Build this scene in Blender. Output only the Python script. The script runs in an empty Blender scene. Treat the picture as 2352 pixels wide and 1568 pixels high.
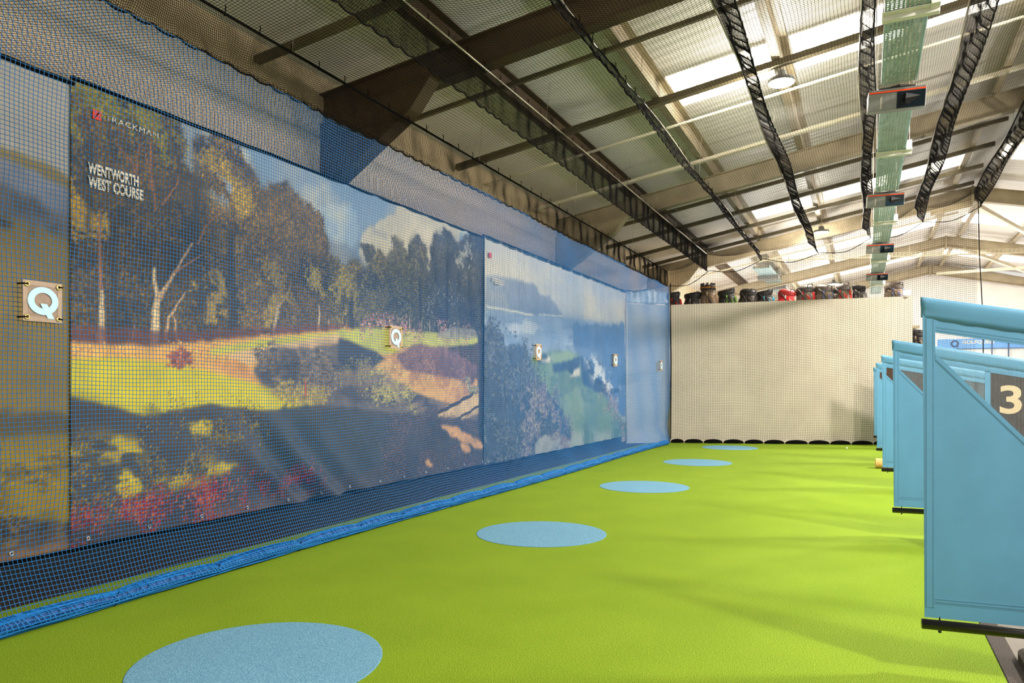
import bpy, bmesh, math, random
import numpy as np
from mathutils import Vector, Matrix
random.seed(7)
RNG = np.random.default_rng(11)
SC = bpy.context.scene
COL = SC.collection
PI = math.pi

# ------------------------------------------------------------------ helpers
def lin(c):
    return tuple(((v/255.0)/12.92 if v/255.0 <= 0.04045 else ((v/255.0+0.055)/1.055)**2.4) for v in c)

MATS = {}
def M(name, rgb, rough=.6, metal=0.0, var=.10, scale=25.0, bump=0.0, bscale=None, rgb2=None, stretch=(1, 1, 1), spec=.4, detail=3.0):
    if name in MATS: return MATS[name]
    m = bpy.data.materials.new(name); m.use_nodes = True
    nt = m.node_tree; N = nt.nodes; L = nt.links
    b = N['Principled BSDF']
    b.inputs['Roughness'].default_value = rough
    b.inputs['Metallic'].default_value = metal
    b.inputs['Specular IOR Level'].default_value = spec
    tc = N.new('ShaderNodeTexCoord'); mp = N.new('ShaderNodeMapping'); mp.inputs['Scale'].default_value = stretch
    L.new(tc.outputs['Object'], mp.inputs['Vector'])
    nz = N.new('ShaderNodeTexNoise'); nz.inputs['Scale'].default_value = scale; nz.inputs['Detail'].default_value = detail
    L.new(mp.outputs['Vector'], nz.inputs['Vector'])
    rp = N.new('ShaderNodeValToRGB')
    a = lin(rgb)
    lo = tuple(v*(1-var) for v in a)
    hi = lin(rgb2) if rgb2 else tuple(min(1, v*(1+var)) for v in a)
    rp.color_ramp.elements[0].position = .33; rp.color_ramp.elements[0].color = (*lo, 1)
    rp.color_ramp.elements[1].position = .67; rp.color_ramp.elements[1].color = (*hi, 1)
    L.new(nz.outputs['Fac'], rp.inputs['Fac']); L.new(rp.outputs['Color'], b.inputs['Base Color'])
    if bump:
        bn = N.new('ShaderNodeTexNoise'); bn.inputs['Scale'].default_value = bscale or scale; bn.inputs['Detail'].default_value = 3
        L.new(mp.outputs['Vector'], bn.inputs['Vector'])
        bp = N.new('ShaderNodeBump'); bp.inputs['Strength'].default_value = bump; bp.inputs['Distance'].default_value = .02
        L.new(bn.outputs['Fac'], bp.inputs['Height']); L.new(bp.outputs['Normal'], b.inputs['Normal'])
    MATS[name] = m
    return m

def emit(name, rgb, strength):
    if name in MATS: return MATS[name]
    m = bpy.data.materials.new(name); m.use_nodes = True
    nt = m.node_tree; nt.nodes.clear()
    e = nt.nodes.new('ShaderNodeEmission'); o = nt.nodes.new('ShaderNodeOutputMaterial')
    e.inputs['Color'].default_value = (*lin(rgb), 1); e.inputs['Strength'].default_value = strength
    nt.links.new(e.outputs[0], o.inputs[0])
    MATS[name] = m
    return m

class MB:
    def __init__(s): s.v = []; s.f = []
    def add(s, vs, fs):
        o = len(s.v); s.v += [tuple(p) for p in vs]; s.f += [tuple(i+o for i in f) for f in fs]; return s
    def box(s, x0, x1, y0, y1, z0, z1):
        return s.add([(x0,y0,z0),(x1,y0,z0),(x1,y1,z0),(x0,y1,z0),(x0,y0,z1),(x1,y0,z1),(x1,y1,z1),(x0,y1,z1)],
                     [(0,3,2,1),(4,5,6,7),(0,1,5,4),(1,2,6,5),(2,3,7,6),(3,0,4,7)])
    def hexa(s, p):
        return s.add(p, [(0,3,2,1),(4,5,6,7),(0,1,5,4),(1,2,6,5),(2,3,7,6),(3,0,4,7)])
    def bar(s, a, b, w, h, up=(0,0,1)):
        a = Vector(a); b = Vector(b); d = (b-a).normalized(); sd = d.cross(Vector(up)).normalized(); u = sd.cross(d)
        p = []
        for q in (a, b):
            for i, j in ((-1,-1),(1,-1),(1,1),(-1,1)): p.append(q+sd*(i*w/2)+u*(j*h/2))
        return s.add(p, [(0,1,2,3),(7,6,5,4),(0,4,5,1),(1,5,6,2),(2,6,7,3),(3,7,4,0)])
    def tube(s, pts, r, n=8, cap=True):
        pts = [Vector(p) for p in pts]; rr = r if isinstance(r, (list, tuple)) else [r]*len(pts)
        vs = []; fs = []; ref = Vector((0.13, 0.21, 1)).normalized()
        prev = None
        for i, p in enumerate(pts):
            d = (pts[min(i+1, len(pts)-1)]-pts[max(i-1, 0)]).normalized()
            if prev is None:
                sd = d.cross(ref)
                if sd.length < .05: sd = d.cross(Vector((1,0,0)))
            else: sd = prev - d*prev.dot(d)
            sd.normalize(); prev = sd; u = sd.cross(d)
            for k in range(n):
                a = 2*PI*k/n; vs.append(p+sd*(math.cos(a)*rr[i])+u*(math.sin(a)*rr[i]))
        for i in range(len(pts)-1):
            for k in range(n):
                k2 = (k+1) % n; fs.append((i*n+k, i*n+k2, (i+1)*n+k2, (i+1)*n+k))
        if cap:
            fs.append(tuple(range(n-1, -1, -1))); fs.append(tuple((len(pts)-1)*n+k for k in range(n)))
        return s.add(vs, fs)
    def lathe(s, prof, n=24, c=(0,0,0), sx=1, sy=1, cap=True):
        vs = []; fs = []
        for r, z in prof:
            for k in range(n):
                a = 2*PI*k/n; vs.append((c[0]+r*sx*math.cos(a), c[1]+r*sy*math.sin(a), c[2]+z))
        for i in range(len(prof)-1):
            for k in range(n):
                k2 = (k+1) % n; fs.append((i*n+k, i*n+k2, (i+1)*n+k2, (i+1)*n+k))
        if cap:
            fs.append(tuple(range(n-1, -1, -1))); fs.append(tuple((len(prof)-1)*n+k for k in range(n)))
        return s.add(vs, fs)
    def prism(s, poly, y0, y1):           # polygon in (x,z) extruded along y
        n = len(poly); vs = [(x, y0, z) for x, z in poly]+[(x, y1, z) for x, z in poly]
        fs = [tuple(range(n)), tuple(range(2*n-1, n-1, -1))]+[(i, i+n, (i+1) % n+n, (i+1) % n) for i in range(n)]
        return s.add(vs, fs)
    def grid(s, P):                        # P[i][j] points
        ni = len(P); nj = len(P[0]); vs = [p for r in P for p in r]
        fs = [(i*nj+j, i*nj+j+1, (i+1)*nj+j+1, (i+1)*nj+j) for i in range(ni-1) for j in range(nj-1)]
        return s.add(vs, fs)
    def torus(s, c, R, r, axis=0, n=16, m=6):
        vs = []; fs = []
        for i in range(n):
            a = 2*PI*i/n
            for j in range(m):
                b = 2*PI*j/m; q = R+r*math.cos(b); p = [r*math.sin(b), q*math.cos(a), q*math.sin(a)]
                if axis == 1: p = [p[1], p[0], p[2]]
                if axis == 2: p = [p[1], p[2], p[0]]
                vs.append((c[0]+p[0], c[1]+p[1], c[2]+p[2]))
        for i in range(n):
            for j in range(m):
                fs.append((i*m+j, ((i+1) % n)*m+j, ((i+1) % n)*m+(j+1) % m, i*m+(j+1) % m))
        return s.add(vs, fs)

def link(name, me, mat, parent=None, smooth=False):
    o = bpy.data.objects.new(name, me); COL.objects.link(o)
    if mat: me.materials.append(mat)
    if parent: o.parent = parent
    if smooth: me.polygons.foreach_set('use_smooth', [True]*len(me.polygons))
    return o
def obj(name, mb, mat, parent=None, smooth=False, loc=None, fix=True, bevel=0):
    me = bpy.data.meshes.new(name); me.from_pydata(mb.v, [], mb.f)
    if fix:
        bm = bmesh.new(); bm.from_mesh(me); bmesh.ops.recalc_face_normals(bm, faces=bm.faces); bm.to_mesh(me); bm.free()
    o = link(name, me, mat, parent, smooth)
    if loc: o.location = loc
    if bevel:
        b = o.modifiers.new('bevel', 'BEVEL'); b.width = bevel; b.segments = 2; b.limit_method = 'ANGLE'
    return o
def rawmesh(name, V, Q):                   # numpy quads
    me = bpy.data.meshes.new(name); V = np.asarray(V, np.float32); Q = np.asarray(Q, np.int32)
    me.vertices.add(len(V)); me.vertices.foreach_set('co', V.ravel())
    me.loops.add(Q.size); me.loops.foreach_set('vertex_index', Q.ravel())
    me.polygons.add(len(Q)); me.polygons.foreach_set('loop_start', np.arange(len(Q), dtype=np.int32)*4)
    me.polygons.foreach_set('loop_total', np.full(len(Q), 4, np.int32))
    me.update(calc_edges=True); me.validate()
    return me
def tag(o, label, cat, group=None):
    o['label'] = label; o['category'] = cat
    if group: o['group'] = group
    return o
def struct(o): o['kind'] = 'structure'; return o
def thing(name, label, cat, loc=(0,0,0), rz=0, group=None):
    o = bpy.data.objects.new(name, None); COL.objects.link(o); o.empty_display_size = .1
    o.location = loc; o.rotation_euler = (0, 0, rz)
    return tag(o, label, cat, group)

def strands(lines, r, ref):                # list of (n,m,3) arrays -> verts, quads, triangular yarn
    VV = []; QQ = []; off = 0
    for P in lines:
        n, m, _ = P.shape
        T = np.gradient(P, axis=1); T /= np.linalg.norm(T, axis=2, keepdims=True)+1e-9
        A = np.cross(T, np.array(ref, float)); A /= np.linalg.norm(A, axis=2, keepdims=True)+1e-9
        B = np.cross(T, A)
        ring = []
        for k in range(3):
            a = 2*PI*k/3+.5; ring.append(P+(A*math.cos(a)+B*math.sin(a))*r)
        V = np.stack(ring, axis=2)         # n,m,3,3
        idx = np.arange(n*m*3).reshape(n, m, 3)+off
        for k in range(3):
            k2 = (k+1) % 3
            QQ.append(np.stack([idx[:, :-1, k], idx[:, :-1, k2], idx[:, 1:, k2], idx[:, 1:, k]], axis=-1).reshape(-1, 4))
        VV.append(V.reshape(-1, 3)); off += n*m*3
    return np.concatenate(VV), np.concatenate(QQ)
def net(name, S, us, vs, mu, mv, r, ref, mat, parent=None):
    # S(u,v)->xyz (numpy); yarns at every us (running in v) and every vs (running in u)
    us = np.asarray(us); vs = np.asarray(vs)
    vv = np.linspace(vs[0], vs[-1], mv); uu = np.linspace(us[0], us[-1], mu)
    A = S(np.repeat(us[:, None], mv, 1), np.repeat(vv[None], len(us), 0))
    B = S(np.repeat(uu[None], len(vs), 0), np.repeat(vs[:, None], mu, 1))
    V, Q = strands([A, B], r, ref)
    return link(name, rawmesh(name, V, Q), mat, parent)

def text_mesh(txt, size, depth=.002, bold=0.0, sx=1.0, spacing=1.0):
    c = bpy.data.curves.new('lettering', 'FONT'); c.body = txt; c.size = size; c.extrude = depth; c.offset = bold
    c.space_character = spacing; c.resolution_u = 4
    o = bpy.data.objects.new('tmp', c); COL.objects.link(o)
    bpy.context.view_layer.update()
    me = bpy.data.meshes.new_from_object(o.evaluated_get(bpy.context.evaluated_depsgraph_get()))
    bpy.data.objects.remove(o); bpy.data.curves.remove(c)
    me.materials.clear()
    co = np.empty(len(me.vertices)*3, np.float32); me.vertices.foreach_get('co', co); co = co.reshape(-1, 3)
    co[:, 0] *= sx; me.vertices.foreach_set('co', co.ravel()); me.update()
    return me, co[:, 0].min(), co[:, 0].max(), co[:, 1].min(), co[:, 1].max()
def fit_text(name, txt, w, h, mat, parent, M4, depth=.002, bold=0.0, spacing=1.0):
    # text scaled to exactly w x h, lower left at the origin of M4 (local x right, y up, z out)
    me, x0, x1, y0, y1 = text_mesh(txt, 1.0, depth, bold, 1.0, spacing)
    co = np.empty(len(me.vertices)*3, np.float32); me.vertices.foreach_get('co', co); co = co.reshape(-1, 3)
    co[:, 0] = (co[:, 0]-x0)/(x1-x0)*w; co[:, 1] = (co[:, 1]-y0)/(y1-y0)*h
    co = np.c_[co, np.ones(len(co))] @ np.array(M4).T
    me.vertices.foreach_set('co', co[:, :3].astype(np.float32).ravel()); me.update()
    return link(name, me, mat, parent)
def frame_x(o):    # reading towards +Y, up z, facing +X
    return Matrix(((0,0,1,o[0]),(1,0,0,o[1]),(0,1,0,o[2]),(0,0,0,1)))
def frame_y(o):    # reading towards +X, up z, facing -Y
    return Matrix(((1,0,0,o[0]),(0,0,-1,o[1]),(0,1,0,o[2]),(0,0,0,1)))

# ------------------------------------------------------------------ materials
def turf_mat(name, dark, mid, light, big=.35):
    m = bpy.data.materials.new(name); m.use_nodes = True
    nt = m.node_tree; N = nt.nodes; L = nt.links; b = N['Principled BSDF']
    b.inputs['Roughness'].default_value = .85; b.inputs['Specular IOR Level'].default_value = .15
    tc = N.new('ShaderNodeTexCoord')
    n1 = N.new('ShaderNodeTexNoise'); n1.inputs['Scale'].default_value = 230; n1.inputs['Detail'].default_value = 6; n1.inputs['Roughness'].default_value = .7
    n2 = N.new('ShaderNodeTexNoise'); n2.inputs['Scale'].default_value = 1.6; n2.inputs['Detail'].default_value = 5
    L.new(tc.outputs['Object'], n1.inputs['Vector']); L.new(tc.outputs['Object'], n2.inputs['Vector'])
    r = N.new('ShaderNodeValToRGB'); e = r.color_ramp.elements
    e[0].position = .42; e[0].color = (*lin(dark), 1); e[1].position = .58; e[1].color = (*lin(light), 1)
    k = e.new(.5); k.color = (*lin(mid), 1)
    L.new(n1.outputs['Fac'], r.inputs['Fac'])
    mx = N.new('ShaderNodeMix'); mx.data_type = 'RGBA'; mx.blend_type = 'MULTIPLY'; mx.inputs['Factor'].default_value = big
    r2 = N.new('ShaderNodeValToRGB'); r2.color_ramp.elements[0].position = .35; r2.color_ramp.elements[0].color = (.72, .78, .7, 1)
    r2.color_ramp.elements[1].position = .65; r2.color_ramp.elements[1].color = (1, 1, 1, 1)
    L.new(n2.outputs['Fac'], r2.inputs['Fac'])
    L.new(r.outputs['Color'], mx.inputs['A']); L.new(r2.outputs['Color'], mx.inputs['B']); L.new(mx.outputs['Result'], b.inputs['Base Color'])
    bp = N.new('ShaderNodeBump'); bp.inputs['Strength'].default_value = .2; bp.inputs['Distance'].default_value = .006
    L.new(n1.outputs['Fac'], bp.inputs['Height']); L.new(bp.outputs['Normal'], b.inputs['Normal'])
    return m
TURF = turf_mat('green turf', (62, 96, 4), (112, 146, 14), (172, 188, 56))
TURFB = turf_mat('blue turf', (62, 112, 146), (100, 150, 182), (146, 192, 210), .15)

def sheet_mat(name, rgb, period, axis='Y', rough=.5, depth=.25):
    m = bpy.data.materials.new(name); m.use_nodes = True
    nt = m.node_tree; N = nt.nodes; L = nt.links; b = N['Principled BSDF']; b.inputs['Roughness'].default_value = rough
    tc = N.new('ShaderNodeTexCoord'); w = N.new('ShaderNodeTexWave'); w.bands_direction = axis; w.inputs['Scale'].default_value = .314/period
    L.new(tc.outputs['Object'], w.inputs['Vector'])
    nz = N.new('ShaderNodeTexNoise'); nz.inputs['Scale'].default_value = .9; L.new(tc.outputs['Object'], nz.inputs['Vector'])
    r = N.new('ShaderNodeValToRGB'); a = lin(rgb)
    r.color_ramp.elements[0].color = (*(v*.82 for v in a), 1); r.color_ramp.elements[1].color = (*a, 1)
    L.new(nz.outputs['Fac'], r.inputs['Fac']); L.new(r.outputs['Color'], b.inputs['Base Color'])
    bp = N.new('ShaderNodeBump'); bp.inputs['Strength'].default_value = depth; bp.inputs['Distance'].default_value = .03
    L.new(w.outputs['Fac'], bp.inputs['Height']); L.new(bp.outputs['Normal'], b.inputs['Normal'])
    return m
ROOF = sheet_mat('roof sheet', (238, 232, 222), .2)
CLAD = sheet_mat('wall cladding', (228, 204, 166), .3, 'Y')
GABLE = M('gable white', (236, 230, 222), .7, var=.05, scale=2)
WALLW = M('white sheet', (236, 222, 200), .75, var=.06, scale=1.5, bump=.08, bscale=3)
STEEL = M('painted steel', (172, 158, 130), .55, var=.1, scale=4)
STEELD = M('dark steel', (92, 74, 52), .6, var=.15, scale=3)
BARD = M('dark bar', (108, 98, 72), .6, var=.15, scale=3)
BARW = M('white bar', (236, 226, 200), .5, var=.06, scale=4)
SKYL = emit('rooflight glow', (255, 247, 226), 5.0)
LAMPE = emit('lamp glow', (255, 240, 205), 26.0)
BLUE = M('blue netting', (16, 116, 190), .55, var=.15, scale=60)
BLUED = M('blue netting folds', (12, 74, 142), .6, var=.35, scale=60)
BLK = M('black netting', (13, 11, 10), .9, spec=.08, var=.2, scale=50)
BLKC = M('black cord', (12, 11, 10), .9, spec=.08, var=.2, scale=40)
BLKS = M('black sheet', (9, 9, 12), .7, var=.3, scale=3)
RUB = M('dark rubber', (44, 38, 35), .85, var=.55, scale=160, bump=.5, rgb2=(96, 84, 76))
RUBF = M('brown rubber floor', (40, 32, 28), .8, var=.3, scale=90, bump=.3)
VINYL = M('blue vinyl', (94, 152, 186), .33, var=.05, scale=4, bump=.10, bscale=9, spec=.5)
THREAD = M('dark thread', (52, 82, 104), .8)
RODB = M('black tube', (22, 20, 18), .28, var=.2, scale=12, spec=.6)
ALU = M('pale aluminium', (190, 180, 164), .35, .6, var=.08)
GALV = M('galvanised steel', (166, 190, 190), .5, .55, var=.10, scale=9)
WPAINT = M('white paint', (238, 234, 224), .5, var=.05)
MESHB = M('brown mesh', (66, 48, 36), .8, var=.35, scale=260)
CREAM = M('cream print', (226, 196, 150), .6, var=.05)
STRAND = M('pale blue yarn', (150, 186, 204), .5, var=.1)
BRASS = M('brass eyelet', (214, 186, 120), .3, .9, var=.1)
CHROME = M('nickel eyelet', (220, 218, 214), .3, .8, var=.1)
QPL = M('smoked mesh plate', (140, 116, 100), .45, var=.12, scale=30)
QLT = M('pale blue letter', (176, 210, 232), .5, var=.04)
WHITE = M('white print', (226, 214, 192), .6, var=.03)
REDP = M('red print', (226, 58, 30), .6, var=.05)
CARD = M('cardboard', (226, 178, 108), .8, var=.1, scale=30)
CONE = M('black plastic', (14, 14, 15), .35, var=.2)
ORNG = M('orange strip', (240, 70, 24), .45, var=.05)
GREYP = M('grey casing', (112, 112, 106), .45, var=.08)
GLOSS = M('dark glossy panel', (10, 26, 34), .06, var=.1, spec=.8)
SIGNB = M('light blue sign', (104, 160, 226), .5, var=.04)
NAVY = M('navy print', (48, 62, 104), .6)
PLAST = M('crumpled clear sheet', (214, 222, 226), .25, var=.12, scale=9, bump=.8, bscale=12)
BALLM = M('golf ball white', (240, 240, 236), .35, var=.02, bump=.3, bscale=300)

# ------------------------------------------------------------------ setting
SKEW = .12
def zr(x, base): return base + (.207*x if x <= 2.4 else .207*(4.8-x))
b = MB().box(-4.86, .61, -3, 21.5, -.06, 0)
struct(obj('floor', b, TURF))
b = MB().box(-5.75, -4.86, -3, 21.5, -.06, -.004)
struct(obj('floor', b, RUBF))
b = MB().box(.61, 11, -3, 21.5, -.06, -.006); b.box(-5.75, 11, 21.5, 35.2, -.06, -.002)
struct(obj('floor', b, M('grey floor', (120, 112, 102), .7, var=.15, scale=5)))
b = MB().box(-5.95, -5.56, -3, 35.2, -.06, 4.93)
struct(obj('wall_left', b, CLAD))
b = MB().prism([(-5.95, -.06), (10.9, -.06), (10.9, 4.2), (2.4, 6.62), (-5.95, 4.9)], 35.0, 35.2)
struct(obj('wall_far', b, GABLE))
for nm, xa, xb in (('ceiling', -5.95, 2.4), ('ceiling', 2.4, 11.0)):
    z0, z1 = zr(xa, 6.06), zr(xb, 6.06)
    b = MB().hexa([(xa,-3,z0),(xb,-3,z1),(xb,35.2,z1),(xa,35.2,z0),(xa,-3,z0+.08),(xb,-3,z1+.08),(xb,35.2,z1+.08),(xa,35.2,z0+.08)])
    struct(obj(nm, b, ROOF))
# rooflights
k = 1
for yc, hw, segs in ((10.42, .54, ((-2.42, -1.12), (-.87, .45), (.69, 2.1))), (18.6, .53, ((-2.42, -1.12), (-.87, .45), (.69, 2.1))),
                     (25.6, .6, ((-2.42, -1.12), (-.87, .45), (.69, 2.1))), (2.2, .54, ((-2.42, -1.12), (-.87, .45), (.69, 2.1))),
                     (31.8, .5, ((-2.42, -1.12), (-.87, .45), (.69, 2.1)))):
    for sgn in (0, 1):
        for xa, xb in segs:
            b = MB()
            P = []
            for x in (xa, xb):
                X = x if sgn == 0 else 4.8-x
                P.append((X, zr(X, 6.04)))
            if sgn: P = P[::-1]
            (x0, z0), (x1, z1) = P
            s0, s1 = SKEW*(x0+2.4), SKEW*(x1+2.4)
            if sgn: s0 = s1 = .4
            b.hexa([(x0,yc-hw+s0,z0),(x1,yc-hw+s1,z1),(x1,yc+hw+s1,z1),(x0,yc+hw+s0,z0),(x0,yc-hw+s0,z0+.018),(x1,yc-hw+s1,z1+.018),(x1,yc+hw+s1,z1+.018),(x0,yc+hw+s0,z0+.018)])
            struct(obj('window_%d' % k, b, SKYL)); k += 1
# portal frames
FR = [(.35, 'nearest roof frame above the camera'), (7.35, 'brown roof frame crossing nearest the camera above the trees banner'), (14.38, 'roof frame in front of the second high-bay lamp'),
      (21.2, 'roof frame above the row of golf bags, its apex bare of netting'), (27.9, 'pale roof frame beyond the white basket tray'), (34.4, 'farthest roof frame against the white gable wall')]
for i, (y, lab) in enumerate(FR):
    t = thing('roof_frame', lab, 'roof beam', (0, y, 0), 0, None)
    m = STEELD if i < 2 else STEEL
    def P(x, z): return (x, SKEW*x, z)
    d = .34
    for part, xa, xb in (('rafter', -5.7, 2.4), ('rafter', 2.4, 10.6)):
        b = MB()
        for w, h, dz in ((.17, .014, 0), (.17, .014, d), (.012, d, d/2)):
            za, zb = zr(xa, 5.5)+dz, zr(xb, 5.5)+dz
            hw = w/2; hh = h/2
            ya, yb = SKEW*min(xa, 6), SKEW*min(xb, 6)
            b.hexa([(xa,ya-hw,za-hh),(xb,yb-hw,zb-hh),(xb,yb+hw,zb-hh),(xa,ya+hw,za-hh),(xa,ya-hw,za+hh),(xb,yb-hw,zb+hh),(xb,yb+hw,zb+hh),(xa,ya+hw,za+hh)])
        obj(part, b, m, t)
    # apex plates and haunch
    b = MB(); b.box(2.375, 2.425, SKEW*2.4-.1, SKEW*2.4+.1, 5.92, 6.36)
    b.hexa([(1.5,SKEW*2.4-.02,5.72),(2.4,SKEW*2.4-.02,5.86),(2.4,SKEW*2.4+.02,5.86),(1.5,SKEW*2.4+.02,5.72),(1.5,SKEW*2.4-.02,5.82),(2.4,SKEW*2.4-.02,6.02),(2.4,SKEW*2.4+.02,6.02),(1.5,SKEW*2.4+.02,5.82)]) if i == 3 else None
    obj('apex_plate', b, m, t)
    b = MB(); s = SKEW*-5.3
    b.prism([(-5.7, 3.3), (-5.42, 3.3), (-5.3, 3.72), (-4.35, 4.34), (-4.1, zr(-4.1, 5.5)), (-5.7, zr(-5.7, 5.5))], s-.1, s+.1)
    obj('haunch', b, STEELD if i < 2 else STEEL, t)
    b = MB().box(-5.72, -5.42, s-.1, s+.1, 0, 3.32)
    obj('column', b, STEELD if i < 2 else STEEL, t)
# purlins
PUR = [(-4.0, 'roof purlin over the leftmost black net flap'), (-2.53, 'roof purlin along the left ends of the bright rooflights'),
       (-1.0, 'roof purlin the lit high-bay lamps hang from'), (.57, 'roof purlin passing over the perforated cable tray'), (2.0, 'roof purlin left of the ridge'),
       (2.8, 'roof purlin right of the ridge'), (4.3, 'roof purlin on the right-hand slope with the bracing'), (5.9, 'outer roof purlin on the right-hand slope')]
for x, lab in PUR:
    t = thing('roof_purlin', lab, 'purlin', (x, 0, zr(x, 5.86)))
    b = MB(); b.box(-.008, .008, -3, 35, 0, .2); b.box(-.10, .008, -3, 35, -.012, 0); b.box(-.008, .1, -3, 35, .19, .2)
    b.box(-.1, -.085, -3, 35, 0, .03)
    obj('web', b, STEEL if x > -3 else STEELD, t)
# transverse bars under the purlins
BARS = [(3.9, .07, .06, 0, 'dark roof bar nearest the camera at the top left'), (5.95, .09, .06, 0, 'dark roof bar just before the brown roof frame'), (8.15, .05, .05, 0, 'thin green-tinged roof bar just behind the brown roof frame'), (9.98, .10, .08, 0, 'dark roof bar dividing the nearest bright rooflight'),
        (10.98, .035, .03, 1, 'thin white roof bar just behind the nearest bright rooflight'), (12.9, .10, .05, 1, 'thick white roof bar between the lit lamp and the middle frame'), (15.5, .06, .07, 0, 'dark roof bar just behind the middle roof frame'),
        (17.05, .09, .08, 0, 'dark roof bar just before the second bright rooflight'), (18.67, .09, .08, 0, 'dark roof bar dividing the second bright rooflight'), (20.2, .08, .08, 0, 'dark roof bar just before the frame over the golf bags'), (23.6, .04, .04, 1, 'thin pale roof bar beyond the frame over the golf bags')]
for y, w, h, wh, lab in BARS:
    b = MB(); xa, xb = -5.5, 2.36
    off = .3; ya, yb = y+SKEW*xa+off, y+SKEW*xb+off
    za, zb = zr(xa, 5.80), zr(xb, 5.80)
    b.hexa([(xa,ya-w/2,za-h/2),(xb,yb-w/2,zb-h/2),(xb,yb+w/2,zb-h/2),(xa,ya+w/2,za-h/2),(xa,ya-w/2,za+h/2),(xb,yb-w/2,zb+h/2),(xb,yb+w/2,zb+h/2),(xa,ya+w/2,za+h/2)])
    tag(obj('roof_bar', b, BARW if wh else BARD), lab, 'roof bar')
# bracing on right slope
for i, (a, c, lab) in enumerate((((2.6, 22.0, 5.95), (5.6, 27.6, 5.35), 'diagonal roof brace right of the ridge, beyond the bare frame apex'), ((2.6, 34.0, 5.9), (6.4, 28.2, 5.2), 'white diagonal brace, rising leftward before the gable wall'), ((2.9, 28.2, 5.9), (7, 34.2, 5.1), 'white diagonal brace, falling rightward before the gable wall'))):
    b = MB().bar(a, c, .1, .1); tag(obj('roof_brace', b, BARW), lab, 'brace')

# partition at the far end
W0 = Vector((-4.41, 18.34, 0)); W1 = Vector((1.02, 20.03, 0)); WD = (W1-W0).normalized(); WN = Vector((WD.y, -WD.x, 0))  # towards camera
def wp(s, off, z): p = W0+WD*s+WN*off; return (p.x, p.y, z)
LW = (W1-W0).length
b = MB(); b.hexa([wp(0,0,.0), wp(LW,0,.0), wp(LW,-.1,.0), wp(0,-.1,.0), wp(0,0,3.43), wp(LW,0,3.55), wp(LW,-.1,3.55), wp(0,-.1,3.43)])
struct(obj('wall_end', b, WALLW))
b = MB(); b.hexa([(-5.3,17.62,.0),(-4.43,18.36,.0),(-4.43,18.46,.0),(-5.3,17.72,.0),(-5.3,17.62,3.43),(-4.43,18.36,3.43),(-4.43,18.46,3.43),(-5.3,17.72,3.43)])
struct(obj('wall_return', b, M('grey white board', (206, 208, 206), .7, var=.05)))
P = []
for i in range(25):
    u = i/24; r = []
    for j in range(7):
        v = j/6; w = .03*math.sin(i*1.9)*(.4+v)+.015*math.sin(i*4.1+j)
        r.append((-5.28+.85*u-w, 17.58+.72*u+w, 3.44+.34*v-.03*math.sin(u*9)*v))
    P.append(r)
b = MB().grid(P)
o = obj('plastic_sheet', b, PLAST, smooth=True); md = o.modifiers.new('thick', 'SOLIDIFY'); md.thickness = .004
tag(o, 'crumpled pale plastic sheet along the top of the board behind the blue net corner', 'plastic sheet')
b = MB().tube([(-5.25,17.48,0),(-5.25,17.48,3.72)], .025, 10); b.tube([(-5.33,17.44,3.70),(-5.12,17.5,3.70)], .022, 8)
tag(obj('net_pole', b, WPAINT, smooth=True), 'white pole at the right edge of the seaside banner', 'pole')
b = MB().tube([wp(.0,.05,0), wp(.0,.05,3.9)], .028, 10)
tag(obj('net_pole', b, ALU, smooth=True), 'grey metal pole at the corner of the blue net and cream end wall', 'pole')
b = MB(); b.hexa([wp(.05,-.1,2.8), wp(LW+.2,-.1,2.8), wp(LW+.2,-1.2,2.8), wp(.05,-1.2,2.8), wp(.05,-.1,2.86), wp(LW+.2,-.1,2.86), wp(LW+.2,-1.2,2.86), wp(.05,-1.2,2.86)])
for s in (.3, LW/2, LW): b.tube([wp(s,-.9,0), wp(s,-.9,2.8)], .03, 8)
tag(obj('storage_shelf', b, STEEL), 'high shelf behind the cream end wall holding the golf bags', 'shelf')

# ------------------------------------------------------------------ banners
def noise(Y, Z, s, seed):
    r = np.random.default_rng(seed); G = r.random((64, 64))
    x = Y*s+seed*3.17; y = Z*s+seed*1.31
    xi = np.floor(x).astype(int); yi = np.floor(y).astype(int); fx = x-xi; fy = y-yi
    fx = fx*fx*(3-2*fx); fy = fy*fy*(3-2*fy)
    g = lambda a, c: G[a % 64, c % 64]
    return (g(xi,yi)*(1-fx)+g(xi+1,yi)*fx)*(1-fy)+(g(xi,yi+1)*(1-fx)+g(xi+1,yi+1)*fx)*fy
def fbm(Y, Z, s, seed, o=4):
    t = 0; a = 0
    for i in range(o): t = t+noise(Y, Z, s*2**i, seed+i)*.55**i; a += .55**i
    return t/a
def blur(a, r):
    a = a.astype(float)
    for _ in range(2):
        for ax in (0, 1):
            n = a.shape[ax]; c = np.cumsum(np.concatenate([np.zeros_like(np.take(a, [0], ax)), a], ax), ax)
            i = np.arange(n); hi = np.minimum(i+r+1, n); lo = np.maximum(i-r, 0); sh = [1, 1]; sh[ax] = n
            a = (np.take(c, hi, ax)-np.take(c, lo, ax))/(hi-lo).reshape(sh)
    return a
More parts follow.
